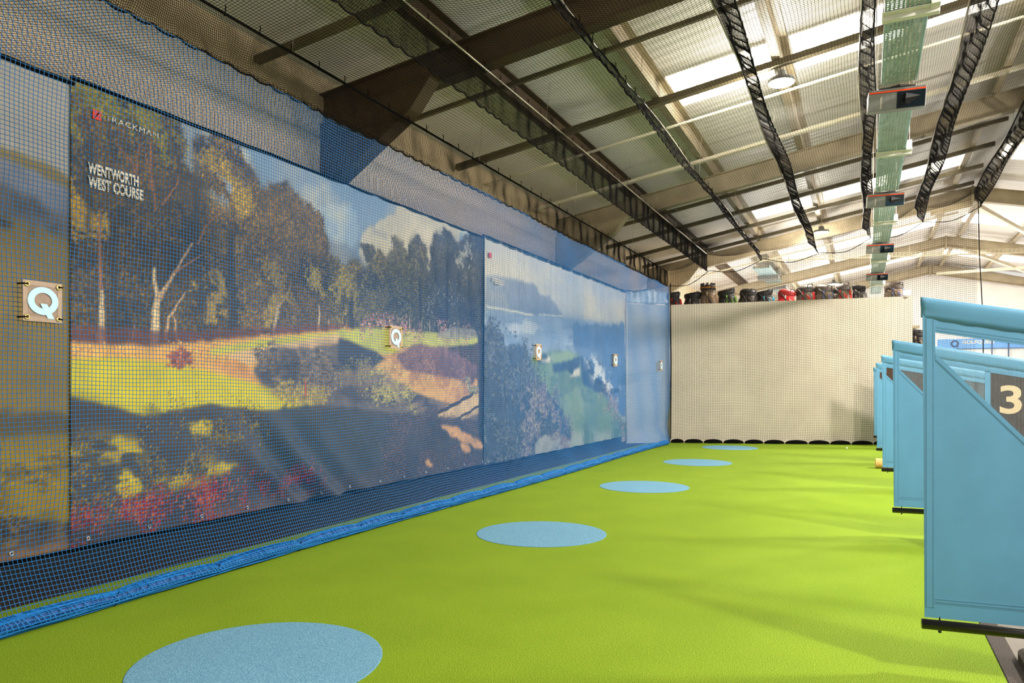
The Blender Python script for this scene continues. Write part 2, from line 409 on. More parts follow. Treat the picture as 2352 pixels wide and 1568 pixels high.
class Print:
    def __init__(p, y0, y1, z0, z1, res, base):
        p.ny = int((y1-y0)/res)+1; p.nz = int((z1-z0)/res)+1; p.y0 = y0; p.z0 = z0; p.y1 = y1; p.z1 = z1
        p.Y, p.Z = np.meshgrid(np.linspace(y0, y1, p.ny), np.linspace(z0, z1, p.nz), indexing='ij')
        p.res = res; p.c = np.empty((p.ny, p.nz, 3)); p.c[:] = base; p.sd = 1
    def poly(p, poly):
        m = np.zeros(p.Y.shape, bool); n = len(poly)
        for i in range(n):
            (a, b_), (c, d) = poly[i], poly[(i+1) % n]
            if b_ == d: continue
            m ^= ((b_ > p.Z) != (d > p.Z)) & (p.Y < (c-a)*(p.Z-b_)/(d-b_)+a)
        return m
    def mask(p, poly, warp=0.0, ws=4.0):
        p.sd += 7
        m = p.poly(poly)
        if warp < .004: return m
        s = blur(m, max(1, int(warp*1.1/p.res)))
        n = fbm(p.Y, p.Z, ws*1.6, p.sd, 6)
        return s+(n-.5)*1.15 > .5
    def fill(p, poly, col, warp=0.0, ws=4.0, var=.12, vs=6.0, alpha=1.0):
        m = p.mask(poly, warp, ws); p.sd += 5
        t = (fbm(p.Y, p.Z, vs, p.sd, 5)-.5)*2.4*var
        a = blur(m, 1)*alpha
        k = np.clip(np.array(col)[None, None]*(1+t[..., None]), 0, 255)
        p.c = p.c*(1-a[..., None])+k*a[..., None]
        return m
    def mottle(p, m, col, thr=.55, s=8.0, sy=1.0, alpha=.9, soft=.06):
        p.sd += 9
        n = fbm(p.Y*sy, p.Z, s, p.sd, 6)
        a = np.clip((n-thr)/soft+.5, 0, 1)*alpha*blur(m, 5)
        p.c = p.c*(1-a[..., None])+np.array(col)*a[..., None]
    def dabs(p, m, cols, n, size=1, asp=1.0, jit=.25, soft=9, clump=4.0, al=.75):
        p.sd += 3
        w = blur(m, soft)*m.max()
        w = w*np.clip((fbm(p.Y*(.5 if asp > 1 else 1), p.Z, clump, p.sd, 5)-.40)*4, .04, 1.2)
        w = np.clip(w-.05, 0, None).ravel(); cs = np.cumsum(w)
        if cs[-1] <= 0: return
        k = np.searchsorted(cs, RNG.random(n)*cs[-1]); k = np.clip(k, 0, p.ny*p.nz-1)
        ix = np.stack([k // p.nz, k % p.nz], -1)
        cc = np.array(cols, float)[RNG.integers(0, len(cols), n)]*(1+(RNG.random((n, 1))-.5)*2*jit)
        for da in range(-int(size*asp), int(size*asp)+1):
            for db in range(-size, size+1):
                if (da/(size*asp+.3))**2+(db/(size+.3))**2 <= 1:
                    q = RNG.random(n) < (.95 if da == 0 and db == 0 else .55)
                    a = np.clip(ix[q, 0]+da, 0, p.ny-1); d = np.clip(ix[q, 1]+db, 0, p.nz-1)
                    p.c[a, d] = np.clip(p.c[a, d]*(1-al)+cc[q]*al, 0, 255)
    def line(p, pts, w0, w1, col, var=.15):
        n = len(pts); wob = (fbm(p.Y, p.Z, 12, 5, 3)-.5)*.03
        for i in range(n-1):
            (a, b_), (c, d) = pts[i], pts[i+1]
            wa = w0+(w1-w0)*i/(n-1); wb = w0+(w1-w0)*(i+1)/(n-1)
            Y = p.Y+wob; L = (c-a)**2+(d-b_)**2; t = np.clip(((Y-a)*(c-a)+(p.Z-b_)*(d-b_))/L, 0, 1)
            D = np.hypot(Y-a-t*(c-a), p.Z-b_-t*(d-b_)); hw = (wa+(wb-wa)*t)/2
            al = np.clip((hw-D)/p.res+.6, 0, 1)[..., None]
            k = np.array(col)*(1+(RNG.random(p.Y.shape)[..., None]-.5)*2*var)*(.78+.3*np.clip((hw-D)/(hw+1e-6), 0, 1))[..., None]
            p.c = p.c*(1-al)+np.clip(k, 0, 255)*al
    def tree(p, poly, dark, leaf, n, warp=.10, size=1):
        m = p.fill(poly, dark, max(warp, .07)*1.25, 5.0, .38, 7.0)
        lf = np.array(leaf, float)
        mean = tuple(lf.mean(0)*.8)
        p.mottle(m, mean, .50, 5.0, 1.5, .55, .14); p.mottle(m, tuple(v*.55 for v in dark), .56, 3.0, 2.2, .6, .10)
        p.dabs(m, [tuple(v*.55 for v in dark)], n, 0, soft=3, clump=3)
        p.dabs(m, leaf, int(n*1.6), 0, soft=3, clump=5); p.dabs(m, leaf, n//4, 1, soft=2, clump=3.5)
        return m
PMAT = {}
def print_mat(name):
    m = bpy.data.materials.new(name); m.use_nodes = True
    nt = m.node_tree; b = nt.nodes['Principled BSDF']; b.inputs['Roughness'].default_value = .5; b.inputs['Specular IOR Level'].default_value = .35
    a = nt.nodes.new('ShaderNodeVertexColor'); a.layer_name = 'print'
    nz = nt.nodes.new('ShaderNodeTexNoise'); nz.inputs['Scale'].default_value = 220; tc = nt.nodes.new('ShaderNodeTexCoord')
    nt.links.new(tc.outputs['Object'], nz.inputs['Vector'])
    mx = nt.nodes.new('ShaderNodeMix'); mx.data_type = 'RGBA'; mx.blend_type = 'OVERLAY'; mx.inputs['Factor'].default_value = .25
    nt.links.new(a.outputs['Color'], mx.inputs['A']); nt.links.new(nz.outputs['Fac'], mx.inputs['B'])
    nt.links.new(mx.outputs['Result'], b.inputs['Base Color'])
    return m
BM = print_mat('printed vinyl')
GAIN = 1.12
def banner_mesh(name, p, disp, parent, gain=1.0):
    X = -5.3+disp(p.Y, p.Z)
    V = np.stack([X, p.Y, p.Z], -1).reshape(-1, 3)
    idx = np.arange(p.ny*p.nz).reshape(p.ny, p.nz)
    Q = np.stack([idx[:-1, :-1], idx[1:, :-1], idx[1:, 1:], idx[:-1, 1:]], -1).reshape(-1, 4)
    me = rawmesh(name, V, Q)
    c = np.clip(p.c/255.0, 0, 1); l = np.where(c <= .04045, c/12.92, ((c+.055)/1.055)**2.4)*gain
    at = me.color_attributes.new('print', 'FLOAT_COLOR', 'POINT')
    at.data.foreach_set('color', np.concatenate([np.clip(l, 0, .95), np.ones(l.shape[:2]+(1,))], -1).astype(np.float32).ravel())
    o = link(name, me, BM, parent, True)
    md = o.modifiers.new('thick', 'SOLIDIFY'); md.thickness = .0015; md.offset = -1
    return o
def banner_hardware(t, y0, y1, disp, zb, zt, step=.53):
    n = int((y1-y0-.2)/step)+1
    for i in range(n):
        y = y0+.13+i*step
        x = -5.3+float(disp(np.array(y), np.array(zb+.05)))+.004
        obj('eyelet', MB().torus((x, y, zb+.05), .013, .005, 0, 12, 6), CHROME, t, True)
    b = MB().tube([(-5.29, y, zt+.003*math.sin(i*1.7)) for i, y in enumerate(np.linspace(y0, y1, 40))], .018, 6)
    obj('top_cord', b, BLKC, t, True)

# left banner: hillside grass under a grey sky
p = Print(-.2, 3.55, .20, 3.64, .014, (118, 98, 42))
H = lambda *a: [(y+(-3.3 if False else 0), z) for y, z in a]
p.fill([(-1, 3.0), (1.5, 3.0), (3.038, 3.02), (3.56, 2.96), (3.6, 3.8), (-1, 3.8)], (158, 152, 142), .04, 2, .10, 1.5)
p.fill([(-1, 3.30), (3.6, 3.30), (3.6, 3.02), (-1, 3.1)], (148, 144, 140), .10, 2, .12, 2, .6)
p.fill([(-1, 3.12), (1.6, 3.12), (2.6, 3.06), (3.2, 2.96), (3.6, 2.84), (3.6, 2.5), (-1, 2.6)], (116, 116, 128), .05, 3, .14, 5)
p.fill([(-1, 2.84), (2.4, 2.82), (3.1, 2.76), (3.6, 2.62), (3.6, 2.4), (-1, 2.5)], (92, 84, 82), .06, 4, .25, 9)
p.fill([(-1, 2.60), (2.2, 2.60), (3.0, 2.58), (3.6, 2.46), (3.6, 0), (-1, 0)], (122, 100, 44), .03, 3, .10, 3)
m = p.fill([(-1, 2.57), (2.6, 2.58), (3.05, 2.55), (3.3, 2.47), (2.9, 2.49), (-1, 2.52)], (52, 44, 36), .02, 6)
m = p.mask([(-1, 2.5), (3.6, 2.45), (3.6, 1.5), (-1, 1.5)]); p.mottle(m, (96, 82, 44), .55, 3, .35, .6, .2); p.mottle(m, (138, 112, 44), .55, 4, .3, .5, .2)
m = p.fill([(-1, 1.32), (3.05, 1.22), (3.6, 1.18), (3.6, 1.04), (3.0, 1.05), (-1, 1.02)], (80, 66, 46), .07, 3, .15, 4, .85)
m = p.fill([(-1, 1.04), (3.6, 1.0), (3.6, .3), (-1, .3)], (120, 94, 26), .03, 3, .12, 4)
p.mottle(m, (150, 122, 18), .46, 2.5, .4, .9, .15); p.mottle(m, (70, 58, 40), .58, 2.2, .3, .9, .12)
p.dabs(m, [(150, 120, 24), (96, 78, 34), (128, 100, 30)], 2500, 1, 3)
m = p.fill([(-1, .50), (3.0, .50), (3.6, .42), (3.6, 0), (-1, 0)], (78, 62, 48), .05, 4, .25, 8); p.dabs(m, [(120, 92, 50), (46, 38, 34)], 1200, 1, 2)
m = p.fill([(-1, .27), (3.6, .28), (3.6, 0), (-1, 0)], (122, 92, 62), .02, 4, .2, 8)
dis1 = lambda Y, Z: .006*np.sin(Y*3)+0*Z
t = thing('printed_banner', 'printed banner of a bare grassy hillside at the left edge, behind the blue net', 'banner', (-5.3, 1.7, 0)); bpy.context.view_layer.update()
WLc = lambda o: setattr(o, 'matrix_parent_inverse', o.parent.matrix_world.inverted())
WLc(banner_mesh('print', p, dis1, t, GAIN)); banner_hardware(t, -.2, 3.55, dis1, .20, 3.64)
for c_ in t.children: WLc(c_)

# middle banner: parkland trees
p = Print(3.526, 10.10, .203, 3.68, .0115, (72, 54, 42))
SKY = p.fill([(4.397, 3.926), (10.378, 3.915), (10.378, 3.367), (6.486, 2.486), (5.446, 3.165), (4.441, 3.128)], (150, 158, 164), 0, 4, .06, 1.2)
p.mottle(SKY, (118, 146, 176), .48, .9, 1, .75, .2); p.fill([(4.354, 3.801), (4.763, 3.788), (4.763, 3.208), (4.354, 3.106)], (150, 152, 150), .05, 3, .08, 3, .8)
p.fill([(7.286, 3.312), (7.647, 3.599), (8.241, 3.670), (9.403, 3.725), (9.403, 3.218), (7.286, 2.687), (6.790, 2.919)], (214, 196, 156), .16, 2, .10, 2, .75)
p.fill([(6.201, 3.333), (6.790, 3.463), (7.031, 3.263), (6.712, 2.710), (6.341, 2.940)], (152, 176, 198), .14, 2, .06, 2, .8)
p.mottle(SKY, (226, 212, 178), .60, 1.3, 1, .7, .14); p.mottle(SKY, (104, 112, 130), .63, 1.6, .6, .55, .12)
# far row of trees
DK = (64, 50, 42); LF = [(120, 88, 44), (92, 80, 40), (148, 118, 50), (84, 62, 46), (70, 66, 44)]
p.tree([(5.934, 2.240), (6.066, 2.709), (6.341, 2.940), (6.560, 2.785), (6.790, 2.721), (6.990, 2.850), (7.199, 2.676), (7.647, 2.464), (7.647, 1.978), (5.934, 1.836)], (96, 80, 56), [(150, 126, 52), (172, 142, 60), (104, 88, 52), (90, 72, 54)], 5200, .12)
p.tree([(6.966, 2.897), (7.073, 3.087), (7.251, 3.098), (7.303, 2.976), (7.115, 2.859)], (60, 62, 62), [(92, 88, 60), (48, 48, 50)], 350, .04)
p.tree([(6.949, 1.888), (6.990, 2.648), (7.199, 2.882), (7.508, 2.983), (7.694, 2.741), (7.741, 1.929)], (82, 72, 58), [(128, 112, 58), (150, 130, 62), (70, 62, 54)], 3200, .08)
p.tree([(7.600, 1.922), (7.554, 2.936), (7.647, 3.231), (7.818, 3.279), (7.936, 3.050), (8.086, 3.299), (8.294, 3.348), (8.455, 3.074), (8.565, 1.971)], (66, 62, 58), [(112, 104, 64), (90, 82, 56), (52, 50, 50), (134, 120, 66)], 4200, .07)
p.tree([(8.401, 1.963), (8.455, 2.957), (8.565, 3.326), (8.735, 3.565), (9.090, 3.602), (9.276, 3.449), (9.666, 3.614), (10.112, 3.695), (10.156, 2.053)], (58, 54, 52), [(88, 84, 62), (70, 66, 56), (46, 44, 46), (104, 96, 66)], 5200, .06)
m = p.mask([(9.276, 3.199), (9.352, 3.431), (9.599, 3.538), (9.693, 3.327), (9.481, 2.975)], .03); p.dabs(m, [(176, 170, 150), (140, 138, 124), (90, 86, 76)], 900, 1)
m = p.mask([(7.647, 2.032), (7.838, 2.704), (8.241, 2.812), (9.403, 2.901), (9.403, 2.141)], .05); p.dabs(m, [(160, 156, 140), (120, 116, 96)], 260, 1)
# tall stand of trees
p.tree([(5.222, 1.840), (5.277, 2.921), (5.333, 3.140), (5.475, 3.299), (5.683, 3.414), (5.934, 3.363), (6.201, 3.310), (6.341, 3.128), (6.449, 2.768), (6.341, 2.375), (6.486, 1.912)], (74, 58, 46), [(128, 92, 50), (104, 82, 46), (150, 116, 54), (66, 54, 44)], 9000, .09)
p.tree([(4.621, 3.514), (4.763, 3.634), (4.910, 3.600), (5.195, 3.623), (5.333, 3.474), (5.389, 3.153), (5.504, 2.794), (5.563, 1.817), (4.621, 1.768)], (76, 58, 44), [(134, 94, 44), (108, 84, 40), (160, 126, 46), (60, 48, 40)], 11000, .08)
m = p.mask([(4.691, 3.343), (4.885, 3.435), (5.222, 3.322), (5.305, 3.134), (5.063, 2.960), (4.763, 3.130)], .08); p.mottle(m, (148, 158, 170), .53, 7, 1, .9, .05); p.dabs(m, [(164, 134, 42), (196, 156, 44), (120, 96, 42)], 1500, 1)
p.tree([(3.509, 3.666), (4.028, 3.687), (4.485, 3.679), (4.553, 3.381), (4.763, 3.014), (5.011, 2.469), (5.011, 1.748), (3.509, 1.679)], (56, 42, 32), [(104, 72, 30), (84, 70, 26), (132, 100, 28), (74, 48, 34), (48, 38, 32)], 12000, .05)
m = p.mask([(3.526, 3.640), (4.028, 3.652), (4.530, 3.637), (4.485, 3.288), (4.028, 3.443), (3.526, 3.222)], .05); p.dabs(m, [(120, 110, 24), (146, 128, 30), (84, 80, 24)], 1500, 1)
m = p.mask([(3.559, 2.845), (3.731, 2.919), (3.821, 2.705), (3.749, 2.556), (3.593, 2.593)], .05); p.dabs(m, [(186, 146, 34), (158, 120, 36)], 700, 1)
m = p.mask([(5.446, 2.530), (5.683, 2.651), (5.807, 2.316), (5.683, 1.954), (5.504, 2.027)], .08); p.dabs(m, [(170, 140, 56), (142, 116, 52)], 700, 1)
m = p.mask([(4.715, 2.350), (4.910, 2.454), (4.986, 2.146), (4.811, 1.973), (4.668, 2.114)], .08); p.dabs(m, [(166, 138, 54), (140, 110, 48)], 600, 1)
m = p.mask([(6.066, 2.618), (6.486, 2.774), (6.790, 2.622), (6.869, 2.233), (6.486, 2.104)], .08); p.dabs(m, [(196, 166, 62), (160, 136, 60)], 700, 1)
for pl in ([(3.839, 2.641), (3.895, 2.652), (3.913, 1.766), (3.839, 1.762)], [(3.678, 3.334), (3.713, 3.345), (3.678, 2.478), (3.644, 2.472)], [(5.011, 2.869), (5.089, 2.884), (5.142, 1.836), (5.037, 1.830)], [(4.621, 3.135), (4.677, 3.148), (4.763, 2.124), (4.691, 2.117)], [(6.790, 2.424), (6.853, 2.431), (6.885, 1.935), (6.805, 1.930)], [(8.241, 2.812), (8.305, 2.821), (8.326, 2.074), (8.241, 2.069)], [(8.910, 3.143), (9.005, 3.157), (9.029, 2.118), (8.933, 2.112)]):
    p.fill(pl, (40, 32, 30), .02, 5, .2, 9, .75)
# trunks and limbs
TR = (222, 188, 134); TRR = (168, 108, 66)
p.line([(3.770, 1.718), (3.770, 1.892), (3.767, 2.159)], .075, .03, TR); p.line([(3.767, 2.152), (3.760, 2.492), (3.752, 2.757)], .028, .012, TRR)
p.line([(4.236, 1.730), (4.261, 2.074), (4.278, 2.155)], .085, .062, TR); p.line([(4.274, 2.130), (4.245, 2.252), (4.241, 2.367)], .05, .03, TR); p.line([(4.282, 2.130), (4.376, 2.269), (4.485, 2.431), (4.621, 2.641)], .045, .014, (200, 160, 112)); p.line([(4.441, 2.369), (4.621, 2.489), (4.763, 2.588)], .016, .008, TRR)
p.line([(4.350, 1.798), (4.376, 1.975), (4.432, 2.054), (4.548, 2.215)], .035, .012, (206, 164, 112)); p.line([(4.450, 1.804), (4.450, 1.945), (4.424, 1.998)], .03, .014, (196, 154, 104)); p.line([(4.044, 1.780), (4.051, 1.896)], .018, .01, (170, 120, 80))
p.line([(5.598, 1.905), (5.640, 2.103), (5.665, 2.213)], .045, .03, (204, 172, 124)); p.line([(5.665, 2.192), (5.744, 2.265), (5.857, 2.433)], .022, .01, (184, 150, 108)); p.line([(5.646, 2.212), (5.683, 2.477), (5.671, 2.693)], .014, .008, (150, 110, 76))
p.line([(6.257, 1.969), (6.285, 2.181), (6.271, 2.274)], .035, .02, (206, 178, 130)); p.line([(6.427, 1.994), (6.442, 2.124)], .02, .014, (190, 160, 116))
for q in ([(7.463, 2.074), (7.499, 2.209)], [(8.015, 2.122), (8.036, 2.309)], [(8.305, 2.142), (8.326, 2.305)], [(8.510, 2.156), (8.521, 2.292)]): p.line(q, .02, .014, (176, 160, 128))
for q in ([(4.249, 2.864), (4.220, 3.073), (4.147, 3.339)], [(4.208, 3.034), (4.208, 3.392), (4.228, 3.577)], [(4.099, 3.043), (4.028, 3.200), (3.891, 3.298)], [(4.075, 3.107), (4.075, 3.248), (4.107, 3.362)], [(4.320, 2.916), (4.441, 3.091), (4.494, 3.216)], [(4.677, 2.651), (4.763, 2.821), (4.935, 3.013)]): p.line(q, .018, .008, (150, 92, 46))
# ground
p.fill([(3.493, 1.854), (4.441, 1.870), (5.563, 1.980), (6.790, 2.117), (6.790, 1.830), (3.493, 1.678)], (104, 52, 42), .03, 6, .3, 9, .75)
GR = p.fill([(3.493, 1.729), (4.228, 1.737), (4.811, 1.809), (5.563, 1.903), (6.341, 1.998), (6.790, 2.058), (7.647, 2.032), (7.647, 1.330), (5.446, 1.345), (3.493, 1.518)], (226, 168, 78), .012, 8, .12, 9)
p.dabs(GR, [(206, 140, 60), (238, 192, 100), (190, 120, 60)], 2600, 0, 1, soft=2)
p.fill([(4.811, 1.739), (5.563, 1.877), (6.341, 1.975), (6.790, 2.043), (6.486, 1.912), (5.446, 1.768), (4.811, 1.681)], (196, 186, 62), .02, 6, .10, 9)
p.fill([(4.910, 1.684), (5.563, 1.795), (6.635, 1.994), (6.790, 1.929), (6.066, 1.751), (5.222, 1.614)], (222, 184, 136), .02, 6, .10, 9, .8)
p.fill([(3.493, 1.601), (3.839, 1.627), (4.147, 1.616), (4.530, 1.584), (4.811, 1.536), (5.222, 1.453), (5.446, 1.413), (5.934, 1.333), (6.341, 1.235), (6.306, 1.189), (5.446, 1.150), (4.811, 1.232), (4.147, 1.141), (3.839, 1.238), (3.493, 1.301)], (208, 190, 26), .008, 6, .08, 5)
p.fill([(4.811, 1.591), (5.115, 1.648), (5.333, 1.563), (5.366, 1.454), (5.115, 1.493)], (214, 150, 78), .015, 8, .15, 9)
m = p.mask([(4.333, 1.680), (4.530, 1.696), (4.677, 1.618), (4.530, 1.599), (4.354, 1.623)], .03, 8); p.dabs(m, [(146, 68, 62), (120, 60, 50), (176, 96, 60)], 110, 1, 2, soft=4)
m = p.fill([(6.523, 2.010), (7.199, 2.097), (8.678, 2.132), (9.871, 2.157), (9.871, 2.039), (8.678, 1.918), (7.463, 1.782), (6.949, 1.838), (6.635, 1.945)], (190, 186, 76), .012, 6, .1, 8)
m = p.mask([(6.486, 2.056), (7.115, 2.163), (8.678, 2.245), (9.871, 2.289), (9.871, 2.183), (7.647, 2.064), (6.635, 2.008)], .02, 8); p.dabs(m, [(196, 120, 130), (214, 160, 150), (104, 84, 70), (170, 130, 90)], 800, 1)
m = p.fill([(8.678, 2.096), (9.029, 2.228), (9.802, 2.258), (9.871, 2.131), (9.029, 2.057)], (146, 140, 120), .02, 8, .3, 12, .8)
# water, bank and bridge
WT = p.fill([(5.333, 1.554), (5.563, 1.774), (6.066, 1.797), (6.635, 1.872), (7.286, 1.749), (7.838, 1.604), (8.678, 1.323), (9.871, 1.117), (9.871, 0.129), (6.066, 0.337), (5.683, 1.125), (6.306, 1.222), (5.446, 1.413)], (104, 90, 84), .012, 6, .18, 6)
p.mottle(WT, (70, 60, 60), .52, 5, .3, .75, .12); p.mottle(WT, (140, 118, 96), .60, 9, .22, .6, .08)
m = p.mask([(5.389, 1.724), (6.560, 1.868), (6.486, 1.338), (5.683, 1.343), (5.446, 1.472)], .03); p.dabs(m, [(128, 108, 92), (70, 60, 58), (150, 122, 92)], 1200, 1, 4)
p.fill([(5.665, 1.752), (5.934, 1.791), (5.999, 1.522), (5.870, 1.387), (5.713, 1.431)], (60, 52, 52), .008, 5, .2, 8, .5)
p.fill([(6.605, 1.938), (6.790, 1.919), (7.115, 1.845), (7.286, 1.822), (7.536, 1.715), (7.374, 1.616), (6.790, 1.583), (6.590, 1.676)], (58, 56, 66), 0, 6, .12, 20)
m = p.mask([(5.563, 1.473), (6.486, 1.290), (6.306, 1.175), (5.683, 1.322)], .02); p.dabs(m, [(176, 150, 70), (150, 128, 66)], 500, 1, 2)
m = p.fill([(7.217, 1.622), (7.554, 1.748), (7.936, 1.894), (8.241, 1.920), (8.565, 1.736), (9.871, 1.512), (9.913, 1.248), (9.151, 1.133), (8.241, 1.297), (7.647, 1.492)], (214, 162, 88), .02, 6, .14, 9)
p.mottle(m, (170, 116, 76), .58, 6, 1, .7, .1)
m = p.fill([(7.694, 1.791), (8.241, 1.943), (9.029, 1.934), (9.871, 1.709), (9.802, 1.446), (8.678, 1.549), (7.936, 1.606)], (118, 84, 82), .03, 6, .25, 12); p.dabs(m, [(160, 110, 90), (88, 66, 74), (180, 140, 96), (140, 92, 84)], 2600, 0)
m = p.mask([(9.151, 1.753), (9.871, 1.696), (9.871, 1.314), (9.403, 1.444)], .04); p.dabs(m, [(190, 176, 120), (120, 116, 86), (84, 80, 66)], 500, 1)
m = p.mask([(6.560, 1.579), (7.199, 1.669), (7.838, 1.494), (8.455, 1.149), (8.241, 1.040), (7.286, 1.306), (6.712, 1.434)], .05); p.dabs(m, [(188, 172, 74), (160, 146, 72), (206, 186, 96), (110, 100, 74)], 1700, 0, 1); p.dabs(m, [(188, 172, 84)], 300, 1, 2)
p.mottle(m, (150, 120, 96), .55, 8, .5, .6, .1)
p.fill([(8.678, 1.037), (9.747, 1.302), (9.913, 1.235), (9.913, 0.984), (9.403, 0.906), (8.793, 0.949)], (212, 176, 120), .005, 6, .1, 9)
p.line([(8.678, 1.025), (9.151, 1.133), (9.747, 1.289)], .05, .05, (62, 46, 44)); p.line([(9.151, 0.910), (9.533, 0.997), (9.913, 1.103)], .035, .035, (66, 50, 46))
p.line([(6.066, 1.459), (6.066, 1.304)], .018, .018, (206, 70, 50))
# shaded foreground
FG = p.fill([(3.493, 1.320), (3.839, 1.248), (4.147, 1.155), (4.811, 1.240), (5.446, 1.159), (6.341, 1.198), (8.241, 1.011), (9.941, 0.884), (10.156, 0.100), (6.066, 0.200), (3.493, 0.080)], (78, 66, 60), .012, 6, .12, 4)
p.mottle(FG, (58, 50, 48), .56, 2.2, .5, .7, .15)
p.fill([(5.222, 1.100), (6.486, 1.146), (7.647, 1.006), (7.647, 0.465), (6.066, 0.337), (5.446, 0.583)], (64, 64, 62), .10, 3, .12, 4, .7)
YL = (206, 178, 34)
for pl in ([(3.752, 0.977), (3.913, 1.014), (4.067, 0.962), (4.147, 0.858), (4.028, 0.847), (3.876, 0.914)], [(4.553, 1.088), (4.763, 1.110), (4.860, 1.055), (4.811, 0.952), (4.621, 0.971)], [(3.839, 0.731), (3.989, 0.760), (4.107, 0.650), (4.127, 0.524), (3.951, 0.495), (3.883, 0.641)], [(4.312, 0.626), (4.621, 0.637), (4.811, 0.590), (4.668, 0.510), (4.397, 0.525)], [(4.621, 0.648), (5.011, 0.699), (5.222, 0.663), (4.910, 0.598)], [(4.147, 1.177), (4.354, 1.188), (4.291, 1.143)], [(3.526, 0.973), (3.678, 0.962), (3.731, 0.858), (3.542, 0.881)], [(4.910, 1.088), (5.115, 1.071), (5.063, 1.041)], [(4.763, 0.529), (5.011, 0.531), (4.910, 0.464)]):
    p.fill(pl, YL, .022, 9, .15, 9, .92)
for pl, th_ in (([(3.509, 1.006), (4.147, 1.000), (4.187, 0.462), (3.526, 0.458)], .54), ([(4.147, 0.929), (4.811, 0.882), (4.910, 0.519), (4.187, 0.569)], .55), ([(4.147, 1.230), (5.446, 1.091), (5.446, 0.879), (4.147, 1.070)], .62)):
    m = p.mask(pl, .04); p.mottle(m, (186, 156, 40), th_+.01, 7, .45, .85, .10); p.mottle(m, (66, 56, 52), .55, 12, .5, .8, .08); p.dabs(m, [(170, 140, 40), (120, 90, 46), (70, 56, 46)], 900, 0, 1, soft=12)
m = p.mask([(7.647, 1.006), (8.678, 1.085), (10.112, 0.910), (10.156, 0.134), (7.647, 0.249), (7.115, 0.566)], .05); p.dabs(m, [(112, 76, 62), (84, 62, 60), (150, 104, 66), (60, 50, 54)], 5200, 0); 
for pl in ([(8.769, 0.872), (9.151, 0.836), (9.666, 0.668), (10.112, 0.481), (9.941, 0.440), (9.151, 0.662)], [(8.401, 0.408), (8.510, 0.433), (8.633, 0.304), (8.510, 0.298)], [(9.276, 0.598), (9.599, 0.531), (9.666, 0.409), (9.403, 0.481)]): p.fill(pl, (206, 152, 88), .03, 8, .2, 10)
p.fill([(9.913, 2.107), (10.170, 2.121), (10.170, 0.368), (9.913, 0.654)], (44, 38, 44), 0, 5, .2, 9); p.line([(10.083, 1.514), (10.098, 0.777)], .05, .04, (176, 120, 72))
m = p.mask([(3.519, 0.427), (3.839, 0.477), (4.147, 0.468), (4.530, 0.527), (5.222, 0.565), (6.201, 0.529), (6.341, 0.350), (5.222, 0.235), (4.147, 0.238), (3.526, 0.201)], .04)
p.mottle(m, (58, 44, 44), .45, 4, .6, .7, .1); p.dabs(m, [(150, 26, 44), (176, 40, 50), (110, 28, 40), (196, 92, 54)], 2600, 0)
m = p.mask([(3.839, 0.477), (5.222, 0.523), (5.683, 0.515), (4.811, 0.336), (4.028, 0.310)], .04); p.dabs(m, [(170, 30, 46), (206, 110, 50), (140, 24, 44)], 1200, 0); p.dabs(m, [(160, 30, 46), (190, 100, 60)], 160, 1)
m = p.mask([(3.526, 0.265), (4.147, 0.291), (5.446, 0.329), (6.486, 0.333), (6.486, 0.237), (4.147, 0.149), (3.526, 0.105)], .02); p.mottle(m, (110, 84, 72), .5, 3, .5, .6, .15)
# drape
def dis2(Y, Z):
    z = np.clip(1.35-Z, 0, 2)/1.15
    ph = (Y-5.3-.95*np.clip(1.3-Z, 0, 2)**1.3)
    f = .07*z*np.exp(-(ph/.62)**2)*np.sin(ph*2*PI/.60)
    g = .016*np.exp(-((Y-9.3)/1.1)**2)*np.sin(Y*2*PI/.33+Z*.6)*np.clip(1.6-Z*.35, 0, 1)
    h = .02*z*np.sin(Y*2*PI/.8+Z*2)*np.exp(-((Y-7.6)/1.0)**2)
    s = .012*np.sin(Y*2*PI/.55)*np.clip((Z-2.6)/.9, 0, 1)*np.clip((Y-6)/.6, 0, 1)
    return f+g+h+s+.01
t = thing('printed_banner', 'printed banner of dark trees and a sunlit golf green with white lettering', 'banner', (-5.3, 6.8, 0)); bpy.context.view_layer.update()
banner_mesh('print', p, dis2, t, GAIN); banner_hardware(t, 3.53, 10.1, dis2, .203, 3.68)
fit_text('lettering', 'WENTWORTH', .43, .088, WHITE, t, frame_x((-5.281, 3.655, 3.004)), .001, .042)
fit_text('lettering', 'WEST COURSE', .475, .09, WHITE, t, frame_x((-5.281, 3.655, 2.90)), .001, .042)
fit_text('lettering', 'TRACKMAN', .475, .042, WHITE, t, frame_x((-5.281, 3.795, 3.452)), .001, .0, 1.15)
b = MB()
b.add([(x, y, z) for x in (-5.283, -5.280) for y, z in ((3.692, 3.43), (3.762, 3.43), (3.762, 3.50), (3.692, 3.50))], [(0,1,2,3),(7,6,5,4),(0,4,5,1),(1,5,6,2),(2,6,7,3),(3,7,4,0)]); lg = obj('logo', b, REDP, t)
b = MB().bar((-5.2795, 3.71, 3.44), (-5.2795, 3.745, 3.492), .006, .006); obj('logo_mark', b, BLKC, lg)
for c_ in t.children: WLc(c_)
for c_ in lg.children: c_.matrix_parent_inverse = Matrix()

